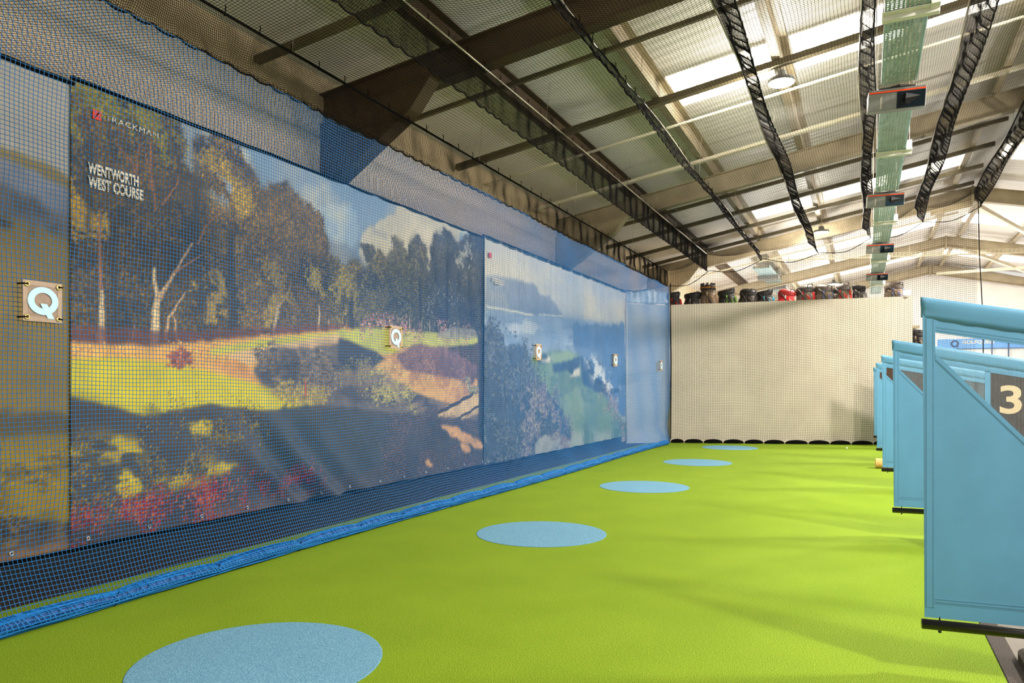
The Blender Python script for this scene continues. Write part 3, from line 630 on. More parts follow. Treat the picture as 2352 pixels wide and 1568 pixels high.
# right banner: seaside green
p = Print(10.06, 17.45, .185, 3.72, .019, (206, 200, 186))
m = p.mask([(9.941, 3.565), (17.692, 3.730), (17.692, 1.260), (9.941, 1.314)]); p.mottle(m, (216, 206, 180), .45, .7, 1, .8, .2); p.mottle(m, (178, 184, 190), .55, 1.1, .5, .7, .15)
p.fill([(10.083, 3.087), (10.378, 3.147), (11.177, 3.197), (11.437, 3.194), (11.987, 3.188), (12.378, 3.038), (12.582, 3.020), (13.006, 2.942), (13.386, 2.743), (14.567, 2.734), (14.700, 2.699), (10.083, 2.351)], (152, 160, 172), .02, 4, .07, 2)
p.fill([(11.093, 3.150), (11.987, 3.211), (12.378, 3.038), (12.728, 3.109), (13.340, 2.740), (11.010, 2.543)], (132, 142, 160), .03, 4, .08, 3, .7)
p.fill([(10.083, 2.886), (10.846, 2.905), (10.927, 2.736), (10.083, 2.666)], (170, 172, 170), .03, 4, .06, 3, .7)
SEA = p.fill([(10.083, 2.612), (11.892, 2.663), (13.340, 2.723), (17.692, 2.924), (17.692, 0.616), (13.571, 1.460), (10.083, 1.581)], (160, 172, 188), .004, 4, .08, 3)
p.mottle(SEA, (214, 214, 212), .56, 3, .25, .8, .08); p.mottle(SEA, (120, 140, 168), .56, 4, .3, .6, .1)
m = p.fill([(13.809, 2.632), (17.692, 2.924), (17.692, 0.616), (14.567, 1.282)], (92, 116, 150), .10, 2, .1, 3, .75)
p.line([(10.112, 2.635), (10.846, 2.650), (11.930, 2.651)], .05, .04, (236, 228, 204)); p.line([(12.278, 2.697), (13.340, 2.756)], .03, .02, (224, 220, 204))
GS = p.fill([(11.526, 1.825), (12.278, 1.990), (13.340, 2.082), (14.307, 2.044), (14.835, 1.741), (15.693, 1.274), (17.692, 0.402), (17.692, -0.243), (13.340, -0.142), (12.083, 0.523), (11.526, 1.303)], (124, 146, 104), .02, 4, .10, 3)
p.mottle(GS, (156, 166, 120), .5, 1.6, .6, .6, .15); p.mottle(GS, (96, 118, 88), .58, 3, .6, .6, .1)
p.fill([(12.728, 1.983), (13.571, 2.092), (14.179, 2.012), (14.005, 1.813), (13.116, 1.741)], (160, 176, 116), .01, 5, .06, 4)
p.fill([(12.044, 1.957), (12.479, 1.998), (12.728, 1.862), (12.278, 1.801)], (70, 82, 84), .02, 5); p.fill([(12.278, 1.887), (12.770, 1.944), (12.770, 1.847), (12.358, 1.819)], (226, 212, 180), .008, 6)
p.fill([(12.898, 1.826), (13.571, 1.887), (14.307, 2.017), (14.255, 1.730), (14.054, 1.594), (13.571, 1.716), (12.898, 1.654)], (62, 74, 82), .02, 5); p.fill([(13.205, 1.659), (13.809, 1.617), (14.255, 1.801), (14.358, 1.624), (13.809, 1.582)], (232, 216, 184), .006, 6)
p.fill([(14.307, 2.017), (14.835, 1.925), (15.693, 1.468), (16.155, 1.221), (15.398, 1.276), (14.436, 1.463)], (70, 78, 88), .03, 5, .2, 6)
m = p.mask([(14.567, 2.053), (15.254, 2.080), (15.998, 1.764), (17.400, 1.262), (17.400, 0.945), (16.314, 1.170), (15.112, 1.466)], .04); p.mottle(m, (236, 232, 222), .52, 4, .6, .95, .05); p.mottle(m, (60, 70, 84), .6, 5, .6, .9, .06)
m = p.mask([(15.398, 1.371), (16.314, 1.320), (17.692, 0.509), (17.692, 0.187), (16.641, 0.657)], .04); p.dabs(m, [(170, 130, 110), (150, 120, 100), (190, 160, 130)], 500, 1)
SH = p.fill([(9.941, 2.340), (10.378, 2.325), (10.766, 2.190), (10.846, 2.075), (11.263, 2.110), (11.707, 2.058), (11.892, 1.683), (12.686, 1.295), (13.571, 0.776), (13.809, 0.333), (12.898, -0.017), (9.941, -0.076)], (72, 80, 92), .04, 4, .22, 5)
p.dabs(SH, [(100, 108, 110), (54, 60, 76), (120, 120, 106), (88, 84, 100), (64, 76, 70)], 9000, 1)
m = p.mask([(11.526, 1.452), (12.686, 1.376), (14.054, 0.581), (13.340, 0.027), (11.526, 0.035)], .06); p.dabs(m, [(150, 134, 120), (126, 110, 120), (104, 94, 112), (170, 156, 124)], 2200, 1)
m = p.mask([(13.006, 0.798), (14.054, 0.669), (13.571, 0.007), (12.898, -0.017)], .05); p.mottle(m, (168, 138, 112), .45, 3, 1, .8, .15)
m = p.mask([(11.892, 0.611), (17.692, 0.294), (17.692, -0.243), (12.083, -0.175)], .03); p.mottle(m, (190, 190, 168), .56, 2.5, .6, .7, .12)
def dis3(Y, Z): return .020*np.sin(Y*2*PI/.62+.5*np.sin(Z*1.1))*np.clip(1.2-.12*Z, .5, 1.2)+.012*np.sin(Y*2*PI/.29+Z)+.01+.05*np.exp(-((Y-10.9)/.25)**2)*np.clip(1.5-Z, 0, 1)
t = thing('printed_banner', 'pale printed banner of a seaside golf green, behind the far part of the blue net', 'banner', (-5.3, 13.7, 0)); bpy.context.view_layer.update()
banner_mesh('print', p, dis3, t, GAIN); banner_hardware(t, 10.06, 17.45, dis3, .185, 3.72)
b = MB().box(-5.268, -5.264, 10.21, 10.30, 3.40, 3.48); obj('logo', b, REDP, t)
fit_text('lettering', 'PEBBLE', .42, .085, WHITE, t, frame_x((-5.262, 10.32, 3.02)), .001, .018)
for c_ in t.children: WLc(c_)


# black backing sheet behind the banners
b = MB().box(-5.44, -5.41, -.5, 17.6, 0, 3.6)
tag(obj('backing_sheet', b, BLKS), 'black sheet hanging behind and below the printed banners', 'backing sheet')

# ------------------------------------------------------------------ blue net
gn = thing('golf_net', 'tall blue square-mesh net along the left side in front of the printed banners', 'net', (-4.42, 9, 0))
def WL(o): o.matrix_parent_inverse = o.parent.matrix_world.inverted() if o.parent else Matrix(); return o
bpy.context.view_layer.update()
def blueS(y, z):
    y = np.asarray(y, float); z = np.asarray(z, float)
    t = np.clip((.42-z)/.42, 0, 1)
    x = -4.42+.015*np.sin(y*1.3+z*.8)+.008*np.sin(y*4.1+1.7*z)-.05*np.exp(-((z-.5)/.25)**2)+.11*t**1.6
    x = x+.07*np.exp(-((y-18.25)/.35)**2)*np.sin(np.clip(z/3.9, 0, 1)*PI)
    x = x+.008*np.clip((z-3.5)/.39, 0, 1)*np.sin(y*5.3)
    yy = y+.006*np.sin(z*7+y*3)+.02*np.sin(z*1.4+y*.7)
    zz = z+.006*np.sin(y*5+z*9)+.012*np.sin(y*.9)
    return np.stack([x, yy, zz], -1)
CELL = .0268
o = net('netting', blueS, np.arange(.4, 18.32, CELL), np.arange(.09, 3.89, CELL), 260, 40, .0021, (1, .02, .03), BLUE, gn); WL(o)
# gathered hem: bunched yarns between cable ties
TIES = [.55, 1.45, 2.32, 3.165, 4.0, 4.9, 5.737, 6.44, 7.44, 8.21, 9.1, 10.0, 10.9, 11.75, 12.6, 13.5, 14.35, 15.2, 16.1, 16.95, 17.75]
HX = lambda y: -4.345+.03*math.sin(y*.7+.5)+.0022*(y-3)
def hem_r(y):
    for a, c in zip(TIES[:-1], TIES[1:]):
        if a <= y <= c:
            u = (y-a)/(c-a); return .040+.014*math.sin(PI*u)**.5
    return .03
ys = np.arange(TIES[0], TIES[-1]+.001, .05)
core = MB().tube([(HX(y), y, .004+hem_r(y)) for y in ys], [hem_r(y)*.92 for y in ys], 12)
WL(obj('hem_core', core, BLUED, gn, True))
L = []
for k_ in range(30):
    ph = 2*PI*k_/30+RNG.random()*.2; tw = (RNG.random()-.5)*3.0
    pts = []
    for y in ys:
        r = hem_r(y)*(1.0+.06*math.sin(y*9+k_)); a = ph+tw*math.sin(y*.9+k_)*.5
        pts.append((HX(y)+1.15*r*math.cos(a), y, max(.004, .004+hem_r(y)+.95*r*math.sin(a))))
    L.append(pts)
A = np.array(L)
L2 = []
for y in np.arange(TIES[0]+.02, TIES[-1], .03):
    sl = (RNG.random()-.5)*.06
    pts = []
    for j in range(12):
        a = -.3+PI*1.15*j/11; yy = y+sl*math.sin(a*1.3)+.02*math.cos(a); r = hem_r(min(max(yy, TIES[0]), TIES[-1]))*1.04
        pts.append((HX(yy)+1.15*r*math.cos(a), yy, .004+hem_r(yy)+.95*r*math.sin(a)))
    L2.append(pts)
V, Q = strands([A, np.array(L2)], .0034, (.3, .1, 1))
WL(link('hem_yarns', rawmesh('hem_yarns', V, Q), BLUE, gn))
for y in TIES[1:]:
    b = MB().torus((HX(y), y, .004+.03), .034, .006, 1, 14, 6); b.tube([(HX(y)+.03, y, .055), (HX(y)+.045, y+.01, .09)], .003, 5)
    WL(obj('cable_tie', b, BLKC, gn, True))

# Q targets
QS = [(2.741, 1.897, 'largest square Q target sign, on the blue net over the left grass banner'), (6.362, 1.904, 'square Q target sign on the blue net over the trees banner, second nearest'),
      (10.044, 1.905, 'square Q target sign on the blue net over the left part of the seaside banner'), (13.768, 1.905, 'square Q target sign on the blue net at the right edge of the seaside banner'),
      (17.311, 1.890, 'smallest square Q target sign, on the blue net in front of the plain grey board')]
q0 = None
def copy_tree(o, parent=None):
    c = o.copy(); COL.objects.link(c); c.parent = parent
    for ch in o.children: copy_tree(ch, c)
    return c
for i, (y, z, lab) in enumerate(QS):
    if i == 0:
        t = thing('target_sign', lab, 'target sign', (-4.37, y, z), 0, 'Q target signs on the blue net')
        b = MB().box(-.004, .004, -.115, .115, -.118, .118); obj('plate', b, QPL, t, bevel=.003)
        b = MB()
        for (ya, yb, za, zb) in ((-.115,.115,.09,.118),(-.115,.115,-.118,-.09),(-.115,-.088,-.09,.09),(.088,.115,-.09,.09)): b.box(.004,.006,ya,yb,za,zb)
        obj('hem_band', b, M('plate hem', (158, 134, 114), .45, var=.1, scale=30), t)
        # letter Q: ring plus tail
        b = MB(); n = 40
        vs = []; fs = []
        for x in (.006, .010):
            for kk in range(n):
                a = 2*PI*kk/n; vs += [(x, .090*math.cos(a), .004+.082*math.sin(a)), (x, .052*math.cos(a), .006+.046*math.sin(a))]
        for kk in range(n):
            k2 = (kk+1) % n
            fs += [(2*kk, 2*k2, 2*k2+1, 2*kk+1), (2*n+2*kk, 2*n+2*kk+1, 2*n+2*k2+1, 2*n+2*k2), (2*kk, 2*n+2*kk, 2*n+2*k2, 2*k2), (2*kk+1, 2*k2+1, 2*n+2*k2+1, 2*n+2*kk+1)]
        b.add(vs, fs)
        tl = [(-.018, -.012), (.022, -.012), (.066, -.098), (.028, -.098)]
        b.add([(x, p, q) for x in (.0065, .0105) for p, q in tl], [(0,1,2,3),(7,6,5,4),(0,4,5,1),(1,5,6,2),(2,6,7,3),(3,7,4,0)])
        obj('letter', b, QLT, t)
        for sy in (-1, 1):
            for sz in (-1, 1):
                obj('eyelet', MB().torus((.008, sy*.093, sz*.095), .012, .005, 0, 14, 6), BRASS, t, True)
                b = MB().tube([(-.045, sy*.116, sz*.097), (.012, sy*.113, sz*.096), (.012, sy*.093, sz*.095)], .0045, 6); obj('tie', b, BLKC, t, True)
        q0 = t
    else:
        c = copy_tree(q0); c.location = (-4.37+.01*i*.5, y, z); c.rotation_euler = (.02*((-1)**i), 0, .03*((i*7) % 3-1)); c['label'] = lab

# ------------------------------------------------------------------ black nets overhead
YE = lambda x: 18.22+.311*(x+4.41)
RAILS = [  # top (x,z), bottom (x,z), label
 ((-4.42, 4.25), (-4.42, 3.887), 'black scalloped net flap directly above the top edge of the blue net'),
 ((-3.5, 4.64), (-3.5, 4.24), 'black scalloped net flap second from the blue net'),
 ((-2.34, 4.70), (-2.27, 4.50), 'narrow bunched black net flap, third from the blue net'),
 ((-1.26, 4.93), (-1.0, 4.62), 'black net flap crossing the bright rooflight left of the lit lamp'),
 ((-.05, 5.18), (.10, 4.95), 'black net flap just left of the perforated cable tray'),
 ((1.06, 5.62), (1.2, 5.28), 'black net flap just right of the perforated cable tray'),
 ((2.28, 5.90), (2.42, 5.62), 'rightmost black net flap, below the roof ridge')]
def slack(y, i): return .035*math.sin(y*.8+i*1.3)+.02*math.sin(y*2.1+i)
for i, ((xt, zt), (xb, zb), lab) in enumerate(RAILS):
    ye = YE(xt)
    t = thing('net_flap', lab, 'net flap', (xt, 9, zt), 0, 'black net flaps under the roof'); bpy.context.view_layer.update()
    bunch = i >= 2
    def S(y, v, xt=xt, zt=zt, xb=xb, zb=zb, i=i, bunch=bunch):
        w = v
        sc = .026*np.abs(np.sin(y*PI/.21+i+.5*np.sin(y*3.7)))**.8            # scallops at the free edge
        dr = .022*np.sin(y*.8+i*1.3)+.012*np.sin(y*2.1+i)
        x = xt+(xb-xt)*w+(.014*np.sin(y*6+i)+.008*np.sin(y*17+2*i))*np.sin(w*PI)+(.022 if bunch else .0)*np.sin(w*9+y*1.3+i)
        z = zt+(zb-zt)*w-sc*w+dr*(.3 if not bunch else .6)*w
        return np.stack([x, y+.02*np.sin(w*6+y*5), z], -1)
    H = abs(zt-zb)+abs(xt-xb)
    nv = max(9, int(H/.0165)) if not bunch else max(14, int(H/.0155))
    step = .0165 if not bunch else .0185
    WL(net('netting', S, np.arange(-.5, ye, step), np.linspace(0, 1, nv), 420, 9, .0022, (1, .05, .1), BLK, t))
    yy = np.arange(-.5, ye, .03)
    e = S(yy, np.ones_like(yy)); b = MB().tube([tuple(p) for p in e], .0085, 5); WL(obj('edge_cord', b, BLKC, t, True))
    e = S(yy[::6], np.zeros_like(yy[::6])); b = MB().tube([tuple(p) for p in e], .011, 6); WL(obj('support_cable', b, ALU if 0 < i < 6 else BLKC, t, True))
    if i < 3:
        hm = None
        for y in np.arange(.2, ye, .36):
            if hm is None:
                hm = obj('hook', MB().tube([(0, 0, -.02), (.004, .01, .05), (-.012, .02, .075)], .0045, 5), BLKC, t); WL(hm); hm.location = (xt, y, zt)
            else:
                c = hm.copy(); COL.objects.link(c); c.parent = t; WL(c); c.location = (xt, y, zt)
    for y in np.arange(1.5, ye, 3.4):
        b = MB().tube([(xt, y, zt), (xt+.03, y+.05, zr(xt, 5.86)-.02)], .003, 5); WL(obj('suspension_wire', b, ALU, t))
# canopy between the flaps
t = thing('ceiling_net', 'wide black safety net stretched under the roof between the hanging flaps', 'net', (-1, 9, 5)); bpy.context.view_layer.update()
for i in range(6):
    (xa, za), (xb, zb) = RAILS[i][0], RAILS[i+1][0]
    def S(u, y, xa=xa, za=za, xb=xb, zb=zb, i=i):
        x = xa+(xb-xa)*u
        z = za+(zb-za)*u-(.10+.03*np.sin(y*.9+i))*np.sin(u*PI)+.012*np.sin(y*3.3+u*5+i)
        yy = -.5+(y+.5)*(YE(x)+.5)/18.5
        return np.stack([x+.012*np.sin(y*4+u*9)*np.sin(u*PI), yy+.02*np.sin(u*7+y*2), z], -1)
    W = math.hypot(xb-xa, zb-za)
    WL(net('netting', S, np.linspace(0, 1, max(6, int(W/.031))), np.arange(-.5, 18.0, .031), 16, 150, .0019, (.1, .05, 1), BLK, t))
# soffit net between banner top and first flap
t = thing('eaves_net', 'black netting sloping from the banner tops up to the first net flap', 'net', (-4.9, 9, 3.8)); bpy.context.view_layer.update()
def S(u, y):
    x = -5.29+.87*u; z = 3.675+.225*u-.03*np.sin(u*PI)*(1+.6*np.sin(y*1.1))+.01*np.sin(y*3)*np.sin(u*PI)
    return np.stack([x, y+.03*np.sin(u*9+y), z], -1)
us = np.arange(-20, 20, 1.0)
def Sd(a, y):      # skew the mesh into diamonds
    return S(np.clip(a, 0, 1), y)
na = 30
yy = np.arange(-.5, 17.9, .042)
d1 = []; d2 = []
uu = np.linspace(0, 1, 22)
for y in yy:
    d1.append(S(uu, y+uu*1.0)); d2.append(S(uu, y-uu*1.0+.021))
A = np.array(d1); B = np.array(d2)
A = A[(A[:, :, 1].max(1) < 18.3)]; B = B[(B[:, :, 1].max(1) < 18.3)]
V, Q = strands([A, B], .0019, (.2, .05, 1))
WL(link('netting', rawmesh('netting', V, Q), BLK, t))
# end net
t = thing('end_net', 'black square-mesh net hanging in front of the cream end wall', 'net', wp(3, .14, 0)); bpy.context.view_layer.update()
LN = 7.07
tops = [((x+4.41)/WD.x, z) for (x, z), _, _ in RAILS]
bots = [((xb+4.41)/WD.x, zb) for _, (xb, zb), _ in RAILS]
def topz(s):
    s = np.asarray(s, float); r = np.interp(s, [a for a, _ in tops], [z for _, z in tops])
    return r-.02
def S(s, v):
    z = .09+(topz(s)-.09)*v
    off = .13+.02*np.sin(s*2.2)*np.sin(v*PI)+.015*np.sin(s*5+v*4)+.10*np.exp(-v*14)
    return np.stack([W0.x+WD.x*s+WN.x*off, W0.y+WD.y*s+WN.y*off, z+.01*np.sin(s*3)], -1)
WL(net('netting', S, np.arange(.02, LN, .042), np.linspace(0, 1, 118), 90, 40, .0026, (WN.x, WN.y, .05), BLK, t))
b = MB()
pts = []
for (s0, z0), (s1, z1) in zip(bots[:-1], bots[1:]):
    for k_ in range(12):
        u = k_/12; pts.append(wp(s0+(s1-s0)*u, .14, z0+(z1-z0)*u-.16*math.sin(PI*u)*(1-.4*abs(u-.5))))
pts.append(wp(bots[-1][0], .14, bots[-1][1]))
b.tube(pts, .009, 5); WL(obj('border_cord', b, BLKC, t, True))
b = MB().tube([wp(LN, .14, 5.85), wp(LN+.03, .15, 4.4), wp(LN+.1, .16, 3.0), wp(LN+.12, .16, .1)], .012, 6)
b.tube([wp(.02, .14, 3.95), wp(.04, .14, 2), wp(.03, .14, .1)], .012, 6); WL(obj('side_cord', b, BLKC, t, True))
s = .02; k_ = 0
while s < LN-.2:
    ln = (.33, .46, .47, .5, .46, .49, .54, .5, .48, .5)[k_ % 10]
    n = 12; pts = []; rr = []
    for j in range(n+1):
        u = j/n; pts.append(wp(s+.01+(ln-.02)*u, .17, .012+.047*max(.3, math.sin(PI*u)**.35))); rr.append(.05*max(.3, math.sin(PI*u)**.35))
    WL(obj('hem_roll', MB().tube(pts, rr, 10), BLKC, t, True)); s += ln; k_ += 1

# ------------------------------------------------------------------ turf discs, ball, tube
DL = ['largest blue turf circle, nearest the camera and cut by the lower edge', 'blue turf circle second nearest the camera', 'middle blue turf circle of the row of five', 'blue turf circle second from the cream end wall', 'smallest blue turf circle, right before the cream end wall']
for i in range(5):
    t = MB().lathe([(.615, -.004), (.6175, .002), (.612, .0035), (0.001, .0035)], 72)
    o = obj('turf_circle', t, TURFB, None, False, (-2.785, 2.85+3.635*i, .0005)); tag(o, DL[i], 'turf circle', 'blue circles in the green turf')
b = MB()
n = 12
b.lathe([(.0215*math.sin(PI*max(.02, min(.98, j/n))), .0215-.0215*math.cos(PI*j/n)) for j in range(n+1)], 20)
tag(obj('golf_ball', b, BALLM, None, True, (-.37, 18.13, 0)), 'white golf ball lying on the turf before the end wall', 'golf ball')
b = MB(); n = 28
ro, ri = .085, .075
pr = []
for x in (0, 1.1):
    pr.append([(x, ro*math.cos(2*PI*k/n), ro+ro*math.sin(2*PI*k/n)) for k in range(n+1)])
P2 = [[(x, ri*math.cos(2*PI*k/n), ro+ri*math.sin(2*PI*k/n)) for k in range(n+1)] for x in (0, 1.1)]
b.grid(pr); b.grid(P2); b.grid([pr[0], P2[0]]); b.grid([pr[1], P2[1]])
o = obj('cardboard_tube', b, CARD, None, False, (.16, 14.14, 0)); tag(o, 'tan cardboard tube poking out from behind a blue divider', 'tube')
o.rotation_euler = (0, 0, .05)

# ------------------------------------------------------------------ bay dividers
def make_divider(loc, lab, mode, digit=None, digx=.935, fz=-.006):
    t = thing('bay_divider', lab, 'divider', loc, .09, 'blue vinyl bay dividers')
    HT = 1.6                                            # top height at left (loc z = floor)
    ztop = lambda x: 1.835-.187*x
    W = 1.5; th = .0025
    zw = lambda x: ztop(x)-.165                         # window top edge
    dg = lambda x: max(.48, 1.56-1.09*(x-.046))
    xb = .046+(1.56-.48)/1.09
    b = MB()
    def panel(poly): b.prism(poly, -th, th)
    panel([(0, .275), (.046, .275), (.046, ztop(.046)-.02), (-.012, ztop(0)-.02), (-.008, ztop(0)-.11)])
    panel([(.046, .275), (W, .275), (W, .48), (xb, .48), (.046, 1.56)])
    panel([(W-.08, .48), (W, .48), (W, ztop(W)-.02), (W-.08, ztop(W-.08)-.02)])
    panel([(.046, zw(.046)), (W-.08, zw(W-.08)), (W-.08, ztop(W-.08)-.02), (.046, ztop(.046)-.02)])
    obj('fabric', b, VINYL, t)
    # raised hems
    b = MB()
    b.box(.002, .042, -th-.0015, -th, .325, 1.73)
    b.hexa([(.046, -th-.0015, 1.56-.035), (xb, -th-.0015, .48-.035), (xb, -th, .48-.035), (.046, -th, 1.56-.035), (.046, -th-.0015, 1.56), (xb, -th-.0015, .48), (xb, -th, .48), (.046, -th, 1.56)])
    b.box(.046, W, -th-.0012, -th, .345, .37)
    obj('hem_band', b, VINYL, t)
    # header sleeve over the top pole
    P = []
    n = 70
    for i in range(n+1):
        x = -.016+(W+.016)*i/n; r = []
        zt = ztop(x)
        low = .104+.012*(x/W)+.0018*math.sin(x*43)+.0016*abs(math.sin(x*38+1))
        if x < .05: low = .100
        prof = [(.012, -.05), (.016, -.02), (.010, -.004), (0, 0), (-.009, -.004), (-.015, -.014), (-.0165, -.03), (-.0145, -.055), (-.0105, -.082), (-.006, -low), (-.003, -low-.001)]
        fl = 1-.6*math.exp(-x*22)
        for dy, dz in prof: r.append((x, dy*(1 if dz > -.05 else fl), zt+dz))
        P.append(r)
    o = obj('header_sleeve', MB().grid(P), VINYL, t, True)
    md = o.modifiers.new('thick', 'SOLIDIFY'); md.thickness = .002
    # stitching
    b = MB()
    def stitch(p, q):
        p = Vector(p); q = Vector(q); L_ = (q-p).length; d = (q-p)/L_; k = 0.0
        while k+.0075 < L_: b.bar(p+d*k, p+d*(k+.0075), .001, .001, (0, 1, 0)); k += .0105
    yz = -th-.0022
    stitch((.007, yz, .325), (.007, yz, 1.73)); stitch((.036, yz, .325), (.036, yz, 1.73))
    stitch((.05, yz, zw(.05)+.026), (W, yz, zw(W)+.026)); stitch((.05, yz, zw(.05)+.012), (W, yz, zw(W)+.012))
    stitch((.05, yz, .366), (W, yz, .366)); stitch((.05, yz, .352), (W, yz, .352))
    stitch((.05, yz, 1.527), (xb, yz, .452))
    obj('stitching', b, THREAD, t)
    # mesh window
    if mode in ('clear', 'band'):
        xe = W-.08 if mode == 'clear' else .735
        L_ = []; 
        for x in np.arange(.05, xe, .0054):
            L_.append([(x, .001, dg(x)-.01), (x+.0003, .001, (dg(x)+zw(x))/2), (x, .001, zw(x)+.01)])
        V, Q = strands([np.array(L_)], .0006, (0, 1, 0.01))
        link('mesh_window', rawmesh('mesh_window', V, Q), STRAND, t)
    if mode == 'band':
        b = MB(); b.prism([(.735, dg(.735)-.01), (.78, dg(.78)-.01), (.78, zw(.78)+.01), (.735, zw(.735)+.01)], -th, th); obj('window_strap', b, VINYL, t)
    if mode in ('band', 'dark'):
        xa = .775 if mode == 'band' else .05
        xs = [xa]+[x for x in (xb,) if x > xa]+[W-.08]
        low = [(x, dg(x)-.005) for x in xs]
        b = MB(); b.prism(low+[(W-.08, zw(W-.08)+.01), (xa, zw(xa)+.01)], .001, .003); pnl = obj('number_panel', b, MESHB, t)
        if digit:
            fit_text('bay_number', digit, .17, .257, CREAM, pnl, frame_y((digx-.085, -.0005, 1.153)), .001, .02)
    # bottom tube, clips, rear post
    b = MB().tube([(-.012, 0, .241), (W+.03, 0, .241)], .0245, 18); obj('bottom_tube', b, RODB, t, True)
    b = MB()
    for x in (.065, .6, 1.2): b.tube([(x, 0, .213), (x, 0, .282)], .004, 6); b.tube([(x, 0, .206), (x, 0, .214)], .008, 8)
    obj('clip', b, RODB, t)
    b = MB().tube([(W+.03, 0, fz+.02), (W+.03, 0, ztop(W)-.02)], .025, 14); b.tube([(-.008, 0, ztop(-.008)-.018), (W+.03, 0, ztop(W)-.018)], .0125, 10)
    obj('frame_post', b, RODB, t, True)
    b = MB().box(.47, .62, -.05, .05, .10, .15); b.box(.49, .60, -.04, .04, .15, .19); b.box(.52, .56, -.02, .02, .19, .235)
    obj('clamp_block', b, ALU, t, bevel=.006)
    b = MB().box(W-.05, W+.11, -.15, .15, fz, fz+.02)
    obj('foot', b, ALU, t, bevel=.006)
    return t
make_divider((.262, 4.13, 0), 'nearest blue bay divider with a clear mesh window, cut by the right edge', 'clear', fz=.065)
make_divider((.243, 7.80, 0), 'second nearest blue bay divider, the number 3 on its brown mesh', 'band', '3')
make_divider((.219, 11.50, 0), 'third nearest blue bay divider, brown mesh window with a number 2', 'dark', '2', 1.03)
make_divider((.196, 15.18, 0), 'blue bay divider second from the end wall, beyond the cardboard tube', 'dark')
make_divider((.188, 18.93, 0), 'farthest blue bay divider, closest to the cream end wall', 'dark')
# hitting bay mat
b = MB(); n = 24
pts = [(.70, -2.0)]+[(.70+.13*(1-math.cos(a)), 4.62-.13+.13*math.sin(a)) for a in np.linspace(0, PI/2, 8)]+[(2.6, 4.62), (2.6, -2.0)]
b.add([(x, y, z) for z in (0, .05) for x, y in pts]+[(x+.02 if x < 2 else x, y-.02 if y > 0 else y, .065) for x, y in pts],
      [tuple(range(len(pts)))]+[(i, (i+1) % len(pts), (i+1) % len(pts)+len(pts), i+len(pts)) for i in range(len(pts))]+[(len(pts)+i, len(pts)+(i+1) % len(pts), 2*len(pts)+(i+1) % len(pts), 2*len(pts)+i) for i in range(len(pts))]+[tuple(2*len(pts)+i for i in range(len(pts)))])
tag(obj('bay_mat', b, RUB), 'dark speckled rubber bay mat in the lower right corner', 'mat')
b = MB().box(.612, .70, -3, 21, 0, .006)
tag(obj('edge_strip', b, RUB), 'dark rubber strip along the right edge of the green turf', 'edge strip')

# ------------------------------------------------------------------ cable tray and tracking units
TX0 = .245
ct = thing('cable_tray', 'long perforated galvanised cable tray hanging along the ceiling', 'cable tray', (TX0, 9, 3.82)); bpy.context.view_layer.update()
def perforated(y0, y1, w=.255):
    px = w/10; ny = int((y1-y0)/px); py = (y1-y0)/ny
    VV = []; QQ = []; o_ = 0
    for i in range(ny):
        for j in range(10):
            x0 = -w/2+j*px; ya = y0+i*py
            r = (i % 6, j % 5)
            hx, hy = (.26, .26)
            if i % 6 == 3: hx, hy = ((.40, .16) if j % 2 else (.2, .2))
            elif i % 6 == 0: hx, hy = .2, .22
            if j in (0, 9) and i % 2: hx = hy = .16
            if j % 5 == 4: hx, hy = .16, .3
            cx, cy = x0+px/2, ya+py/2
            O = [(x0, ya), (x0+px, ya), (x0+px, ya+py), (x0, ya+py)]; I = [(cx-hx*px, cy-hy*py), (cx+hx*px, cy-hy*py), (cx+hx*px, cy+hy*py), (cx-hx*px, cy+hy*py)]
            VV += [(TX0+x, y, 3.82) for x, y in O+I]
            QQ += [(o_+k, o_+(k+1) % 4, o_+4+(k+1) % 4, o_+4+k) for k in range(4)]; o_ += 8
    return rawmesh('tray_base', np.array(VV), np.array(QQ))
segs = [(-.5, 3.0), (3.0, 6.66), (6.92, 10.28), (10.55, 13.9), (14.2, 17.5), (17.85, 21.6)]
for y0, y1 in segs:
    o = link('tray_base', perforated(y0, y1), GALV, ct); WL(o)
    md = o.modifiers.new('thick', 'SOLIDIFY'); md.thickness = .0015; md.offset = 1
    b = MB()
    for sx in (-1, 1):
        b.box(TX0+sx*.1275-.001, TX0+sx*.1275+.001, y0, y1, 3.82, 3.872); b.box(min(TX0+sx*.1275, TX0+sx*.115), max(TX0+sx*.1275, TX0+sx*.115), y0, y1, 3.870, 3.873)
    WL(obj('tray_side', b, GALV, ct))
for y in (1.7, 5.42, 8.6, 12.2, 15.9, 19.6):
    b = MB().box(TX0-.145, TX0+.185, y-.02, y+.03, 3.78, 3.8185); b.box(TX0-.145, TX0+.185, y-.07, y-.02, 3.81, 3.8185); b.box(TX0+.13, TX0+.185, y-.1, y+.03, 3.8, 3.9)
    WL(obj('bracket', b, WPAINT, ct, bevel=.003))
    for sx in (-.135, .165):
        b = MB().tube([(TX0+sx, y, 3.8), (TX0+sx, y, zr(TX0, 5.84))], .004, 6); WL(obj('hanger_rod', b, ALU, ct))
UL = ['nearest flat tracking unit under the cable tray, its dark panel mirroring blue', 'second flat tracking unit along the cable tray', 'third flat tracking unit along the cable tray, near the far frame', 'farthest flat tracking unit under the cable tray, above the golf bags']
tu0 = None
